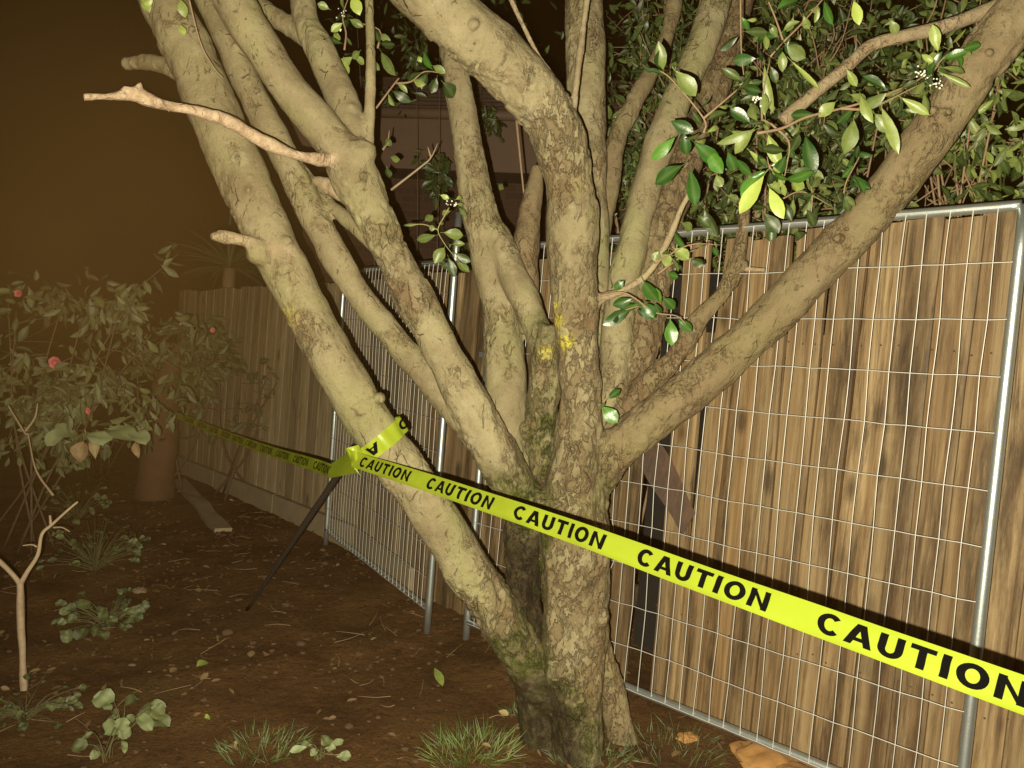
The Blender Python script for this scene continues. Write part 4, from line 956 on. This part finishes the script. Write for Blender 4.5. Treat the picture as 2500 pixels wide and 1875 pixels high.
# bare forked sapling, near left
sp = thing('bare_sapling', G(58, 1690), 'bare pale forked sapling growing from the soil near the left edge', 'sapling')
def sap(pts, r0, r1, name='stem'):
    mb = MB(); n = len(pts)
    tube(mb, [(*W(x, y, d), r0 + (r1 - r0) * i / (n - 1)) for i, (x, y, d) in enumerate(pts)], 9, 6, wob=.35); mb.build(name, PALETWIG, sp)
sap([(60, 1700, 3.38), (55, 1600, 3.38), (50, 1500, 3.38), (49, 1420, 3.37)], .0150, .0140, 'trunk')
sap([(49, 1425, 3.37), (30, 1402, 3.36), (0, 1372, 3.34), (-60, 1320, 3.3)], .0115, .009, 'branch')
sap([(49, 1425, 3.37), (66, 1396, 3.38), (92, 1355, 3.4), (102, 1305, 3.42), (128, 1280, 3.44), (168, 1243, 3.46), (190, 1225, 3.48)], .0115, .004, 'branch')
sap([(124, 1283, 3.44), (122, 1258, 3.43)], .007, .005, 'branch')
sap([(130, 1288, 3.44), (152, 1288, 3.43), (170, 1298, 3.42)], .005, .002, 'branch')
sap([(90, 1335, 3.41), (78, 1330, 3.40), (55, 1332, 3.38)], .004, .002, 'branch')

# big leaved plant with withered leaves
hp = thing('large_leaf_plant', G(240, 1170), 'low plant with broad pale green leaves over withered tan ones', 'plant')
mb = MB()
for (x, y, w, dx, dy) in ((185, 1055, 60, -40, -5), (235, 1050, 60, 15, 14), (255, 1045, 55, 60, 8), (320, 1052, 45, 30, 10), (215, 1030, 55, -25, -20), (290, 1040, 50, 10, -22), (165, 1045, 40, -45, 20)):
    a = W(x, y, 4.7); b = W(x + dx * 1.2, y + dy * 1.6 + 6, 4.6); leaf(mb, a, b, w / F * 4.6, UP + TOCAM(a) * .7, tone=rnd(.75, 1), shape='round', curl=.25, fold=.2, n=8, wave=.04)
mb.build('leaves', DULL, hp)
mb = MB()
for (x, y, w, dx, dy) in ((205, 1070, 55, -15, 58), (225, 1065, 30, 8, 50), (238, 1070, 22, -8, 45), (330, 1075, 26, 5, 40)):
    a = W(x, y, 4.75); b = W(x + dx, y + dy, 4.7); leaf(mb, a, b, w / F * 4.7 * .75, TOCAM(a) + rvec(.5), tone=rnd(.5, .85), shape='lance', curl=.4, fold=.5, n=9, wave=.08)
mb.build('withered_leaves', DEAD, hp)
mb = MB()
for k in range(6):
    a = G(240 + rnd(-30, 30), 1170); b = W(180 + k * 28, 1050, 4.72); tube(mb, [(*a, .006), (*(a.lerp(b, .5) + rvec(.03)), .005), (*b, .003)], 6, 4)
mb.build('stalks', GREENTWIG, hp)
# bare stalks beside it
for k, pts in enumerate((((65, 1060, 4.5), (58, 1053, 4.5), (20, 990, 4.4)), ((60, 1055, 4.5), (85, 1020, 4.5), (92, 985, 4.5)), ((130, 1210, 4.6), (88, 1148, 4.6), (68, 1058, 4.5)))):
    mb = MB(); tube(mb, [(*W(*q), .008 - .002 * i) for i, q in enumerate(pts)], 6, 5)
    mb.build('stems', PALETWIG, fs_)

def weed(px, py, spread, n, size, tones, label, mat, seed, name='weed', cat='weed', shape='round', high=.16):
    st = random.getstate(); random.seed(seed); b = G(px, py); t = thing(name, b, label, cat); mb = MB(); sm_ = MB()
    for k in range(n):
        w = rnd(0, 6.28); r = spread * math.sqrt(rnd(.05, 1)); p = b + Vector((math.cos(w) * r, math.sin(w) * r, 0)); p.z = gh(p.x, p.y) + high * rnd(.25, 1)
        tube(sm_, [(*(b + rvec(.02)), .003), (*(b.lerp(p, .5) + UP * .02), .0025), (*p, .0015)], 5, 3, cap=False)
        dr = Vector((math.cos(w) + rnd(-.7, .7), math.sin(w) + rnd(-.7, .7), rnd(-.5, .3))).normalized(); L = size * rnd(.7, 1.3)
        leaf(mb, p, p + dr * L, L * rnd(.45, .95), UP * .8 + TOCAM(p) + rvec(.4), tone=rnd(*tones), shape=shape, curl=rnd(-.1, .5), fold=rnd(.1, .5), n=8, wave=.09, petiole=False)
    mb.build('leaves', mat, t); sm_.build('stalks', STALK, t); random.setstate(st)
weed(300, 1800, .11, 13, .072, (.35, .8), 'broad leaved green weed alone on bare soil at lower left', DULL, 31)
weed(255, 1860, .08, 7, .05, (.35, .75), 'small pale weed at the bottom edge below the broad leaved one', DULL, 32)
weed(265, 1530, .22, 46, .06, (.05, .65), 'patch of soft grey green leaves right of the bare sapling', DULL, 33)
weed(230, 1400, .30, 70, .05, (.0, .5), 'straggling low plant behind the grey green leaf patch', DULL, 34, shape='obovate', high=.28)
weed(60, 1750, .20, 40, .035, (.1, .6), 'tiny leaved weeds round the foot of the bare sapling', DULL, 35, high=.08)
weed(190, 1270, .25, 40, .06, (.1, .6), 'dim leafy plant behind the fork of the bare sapling', DULL, 36, shape='obovate', high=.25)
weed(780, 1860, .07, 7, .05, (.6, 1), 'yellow green seedling beside the left grass tuft', DULL, 37, shape='obovate', high=.07)

def tuft(px, py, spread, n, hgt, label, seed, tones=(.2, .9)):
    st = random.getstate(); random.seed(seed); b = G(px, py); mb = MB()
    for k in range(n):
        w = rnd(0, 6.28); r = spread * math.sqrt(rnd(0, 1)); p = b + Vector((math.cos(w) * r, math.sin(w) * r * .8, 0)); p.z = gh(p.x, p.y) - .005
        dr = Vector((math.cos(w) * r / spread * .8 + rnd(-.5, .5), math.sin(w) * .5 + rnd(-.7, .7), rnd(.15, 1.0))).normalized(); L = hgt * rnd(.5, 1.2)
        leaf(mb, p, p + dr * L, rnd(.0016, .0036), TOCAM(p) + rvec(.4), tone=rnd(*tones), curl=rnd(-.2, .9), fold=.3, shape='lance', petiole=False, n=6)
    o = mb.build('grass_tuft', GRASS); tag(o, label, 'grass', 'grass tufts on the soil'); random.setstate(st)
tuft(1150, 1835, .16, 260, .10, 'green grass tuft left of the trunk foot at the bottom edge', 41, (.3, 1))
tuft(640, 1835, .15, 170, .075, 'sparse grass tuft on open soil at the bottom left of centre', 42, (.1, .8))
tuft(1440, 1855, .15, 170, .06, 'mossy grass tuft growing against the front of the trunk foot', 43, (.1, .7))
tuft(1640, 1830, .20, 150, .08, 'thin grass tuft between the root and the right bottom rail', 44, (.05, .6))
tuft(1290, 1740, .10, 120, .05, 'short grass wisp in the mossy hollow left of the trunk', 45, (.1, .7))

def litter():
    st = random.getstate(); random.seed(51); mb = MB()
    for k in range(5200):
        x, y = rnd(-4.2, 2.4), rnd(2.2, 8.5)
        if noise.noise(Vector((x * 1.3, y * 1.3, 4))) < rnd(-.45, .35): continue
        p = Vector((x, y, gh(x, y) + .006 + rnd(0, .02)))
        w = rnd(0, 6.28); L = rnd(.010, .05) * (1.4 if rnd(0, 1) < .12 else 1); dr = Vector((math.cos(w), math.sin(w), rnd(-.25, .35)))
        leaf(mb, p, p + dr * L, L * rnd(.3, .6), UP + rvec(.6), tone=rnd(.0, .38) if rnd(0, 1) < .9 else rnd(.38, .9), curl=rnd(-.3, .4), fold=rnd(0, .5), shape='obovate', petiole=False, n=4)
    o = mb.build('leaf_litter', DEAD); tag(o, 'scattered brown dead leaves over the dark soil', 'leaf litter', kind='stuff')
    mb = MB()
    for k in range(420):
        x, y = rnd(-3.5, 2.0), rnd(2.2, 7); p = Vector((x, y, gh(x, y) + .006)); w = rnd(0, 6.28); L = rnd(.03, .17); q = p + Vector((math.cos(w) * L, math.sin(w) * L, 0)); q.z = gh(q.x, q.y) + rnd(.0, .03)
        tube(mb, [(*p, .0016), (*(p.lerp(q, .5) + rvec(.010)), .0014), (*q, .0008)], 4, 3, cap=False)
    o = mb.build('twig_litter', TWIG); tag(o, 'small dry twigs strewn on the soil', 'twigs', kind='stuff')
    mb = MB(); bm = bmesh.new(); bmesh.ops.create_icosphere(bm, subdivisions=2, radius=1.0)
    V = [v.co.copy() for v in bm.verts]; Fc = [[v.index for v in f.verts] for f in bm.faces]; bm.free()
    for k in range(2600):
        x, y = rnd(-3.2, 2.2), rnd(2.3, 6.5)
        if noise.noise(Vector((x * 1.7, y * 1.7, 9))) < rnd(-.5, .3): continue
        r = rnd(.003, .012) * (2.2 if rnd(0, 1) < .06 else 1); c = Vector((x, y, gh(x, y) + r * .2)); o_ = rvec(9)
        mb.add([c + Vector((v.x * 1.2, v.y, v.z * .7)) * r * (1 + .5 * noise.noise(v * 1.3 + o_)) for v in V], Fc)
    o = mb.build('soil_clods', CLOD); tag(o, 'small dark crumbs and clods of soil', 'soil', kind='stuff')
    random.setstate(st)
litter()
def fallen(px0, py0, px1, py1, w, tone, mat, label):
    mb = MB(); a, b = G(px0, py0, .03), G(px1, py1, .02); a.z += .01
    leaf(mb, a, b + UP * .01, w, UP + TOCAM(a) * .9, tone=tone, curl=.12, fold=.25, petiole=False, n=8)
    o = mb.build('fallen_leaf', mat); tag(o, label, 'leaf', 'fresh fallen leaves on the soil')
fallen(478, 1655, 505, 1632, .045, .95, LEAF, 'yellow green fallen leaf alone on the soil left of centre')
fallen(1060, 1642, 1080, 1676, .040, .75, LEAF, 'oval green fallen leaf on dark soil below the mesh panel feet')
fallen(1243, 1520, 1262, 1572, .04, .8, DEAD, 'tan leaf caught in the moss of the low left fork')
fallen(1215, 1755, 1240, 1762, .03, .9, DEAD, 'pale curled leaf between the grass tuft and the trunk')
fallen(498, 1768, 512, 1762, .03, .9, LEAF, 'small yellow leaf near the bottom edge left of the grass')
fallen(1360, 1825, 1400, 1800, .05, .7, DEAD, 'broad brown leaf at the front of the trunk foot')

def lump(px, py, r, sq, label, mat, name='stone', seed=0, cat='stone', group=None):
    c = G(px, py); bm = bmesh.new(); bmesh.ops.create_icosphere(bm, subdivisions=4, radius=r)
    for v in bm.verts:
        k = 1 + .35 * noise.noise(v.co * (2.2 / r) + Vector((seed * 3.1, 0, 0))) + .10 * noise.noise(v.co * (8 / r))
        v.co = Vector((v.co.x * k * 1.3, v.co.y * k, v.co.z * k * sq))
    mb = MB(); mb.add([v.co + c for v in bm.verts], [[v.index for v in f.verts] for f in bm.faces]); bm.free()
    o = mb.build(name, mat); tag(o, label, cat, group)
lump(1880, 1850, .12, .45, 'large orange clay lump under the bottom rail', CLAY, 'clay_lump', 1, 'clay', 'orange clay lumps')
lump(1680, 1800, .036, .5, 'small orange clay lump between the root and the rail', CLAY, 'clay_lump', 2, 'clay', 'orange clay lumps')
lump(1960, 1900, .10, .4, 'orange clay lump at the bottom edge under the rail', CLAY, 'clay_lump', 3, 'clay', 'orange clay lumps')
lump(1735, 1745, .035, .6, 'brown stone touching the bottom rail right of the root', STONE, 'stone', 4)
lump(340, 1440, .035, .6, 'pale stone right of the grey green leaf patch', STONE, 'stone', 5)

# ------------------------------------------------------------------ damp night air
mb = MB(); box(mb, (-70, -10, -8), (140, 0, 0), (0, 110, 0), (0, 0, 20))
hz, nt, b = nodes('night_air'); out = nt.nodes['Material Output']; nt.nodes.remove(b)
pv = N(nt, 'ShaderNodeVolumePrincipled'); pv.inputs['Color'].default_value = (1.0, .50, .13, 1); pv.inputs['Density'].default_value = .0034; pv.inputs['Anisotropy'].default_value = 0
lk(nt, pv.outputs[0], out.inputs['Volume'])
o = mb.build('haze', hz, None, False); tag(o, kind='stuff')

# drifting mist that the flash lights up on the left
bm = bmesh.new(); bmesh.ops.create_icosphere(bm, subdivisions=4, radius=1.0); me = bpy.data.meshes.new('mist'); bm.to_mesh(me); bm.free()
mist = bpy.data.objects.new('mist', me); C.objects.link(mist); mist.location = W(230, 560, 2.4); mist.scale = (.95, 1.5, 1.1)
mm, nt, b = nodes('mist_air'); out = nt.nodes['Material Output']; nt.nodes.remove(b)
pv = N(nt, 'ShaderNodeVolumePrincipled'); pv.inputs['Color'].default_value = (1.0, .57, .19, 1)
tc = N(nt, 'ShaderNodeTexCoord'); ln_ = N(nt, 'ShaderNodeVectorMath', operation='LENGTH'); lk(nt, tc.outputs['Object'], ln_.inputs[0])
dens = ramp(nt, ln_.outputs['Value'], [(.25, 1), (1, 0)])
dens = math_(nt, 'MULTIPLY', dens, ramp(nt, noise_(nt, tc.outputs['Object'], 1.6, 3), [(.3, .5), (.7, 1)]))
lk(nt, math_(nt, 'MULTIPLY', dens, .105), pv.inputs['Density']); lk(nt, pv.outputs[0], out.inputs['Volume'])
me.materials.append(mm); tag(mist, kind='stuff')
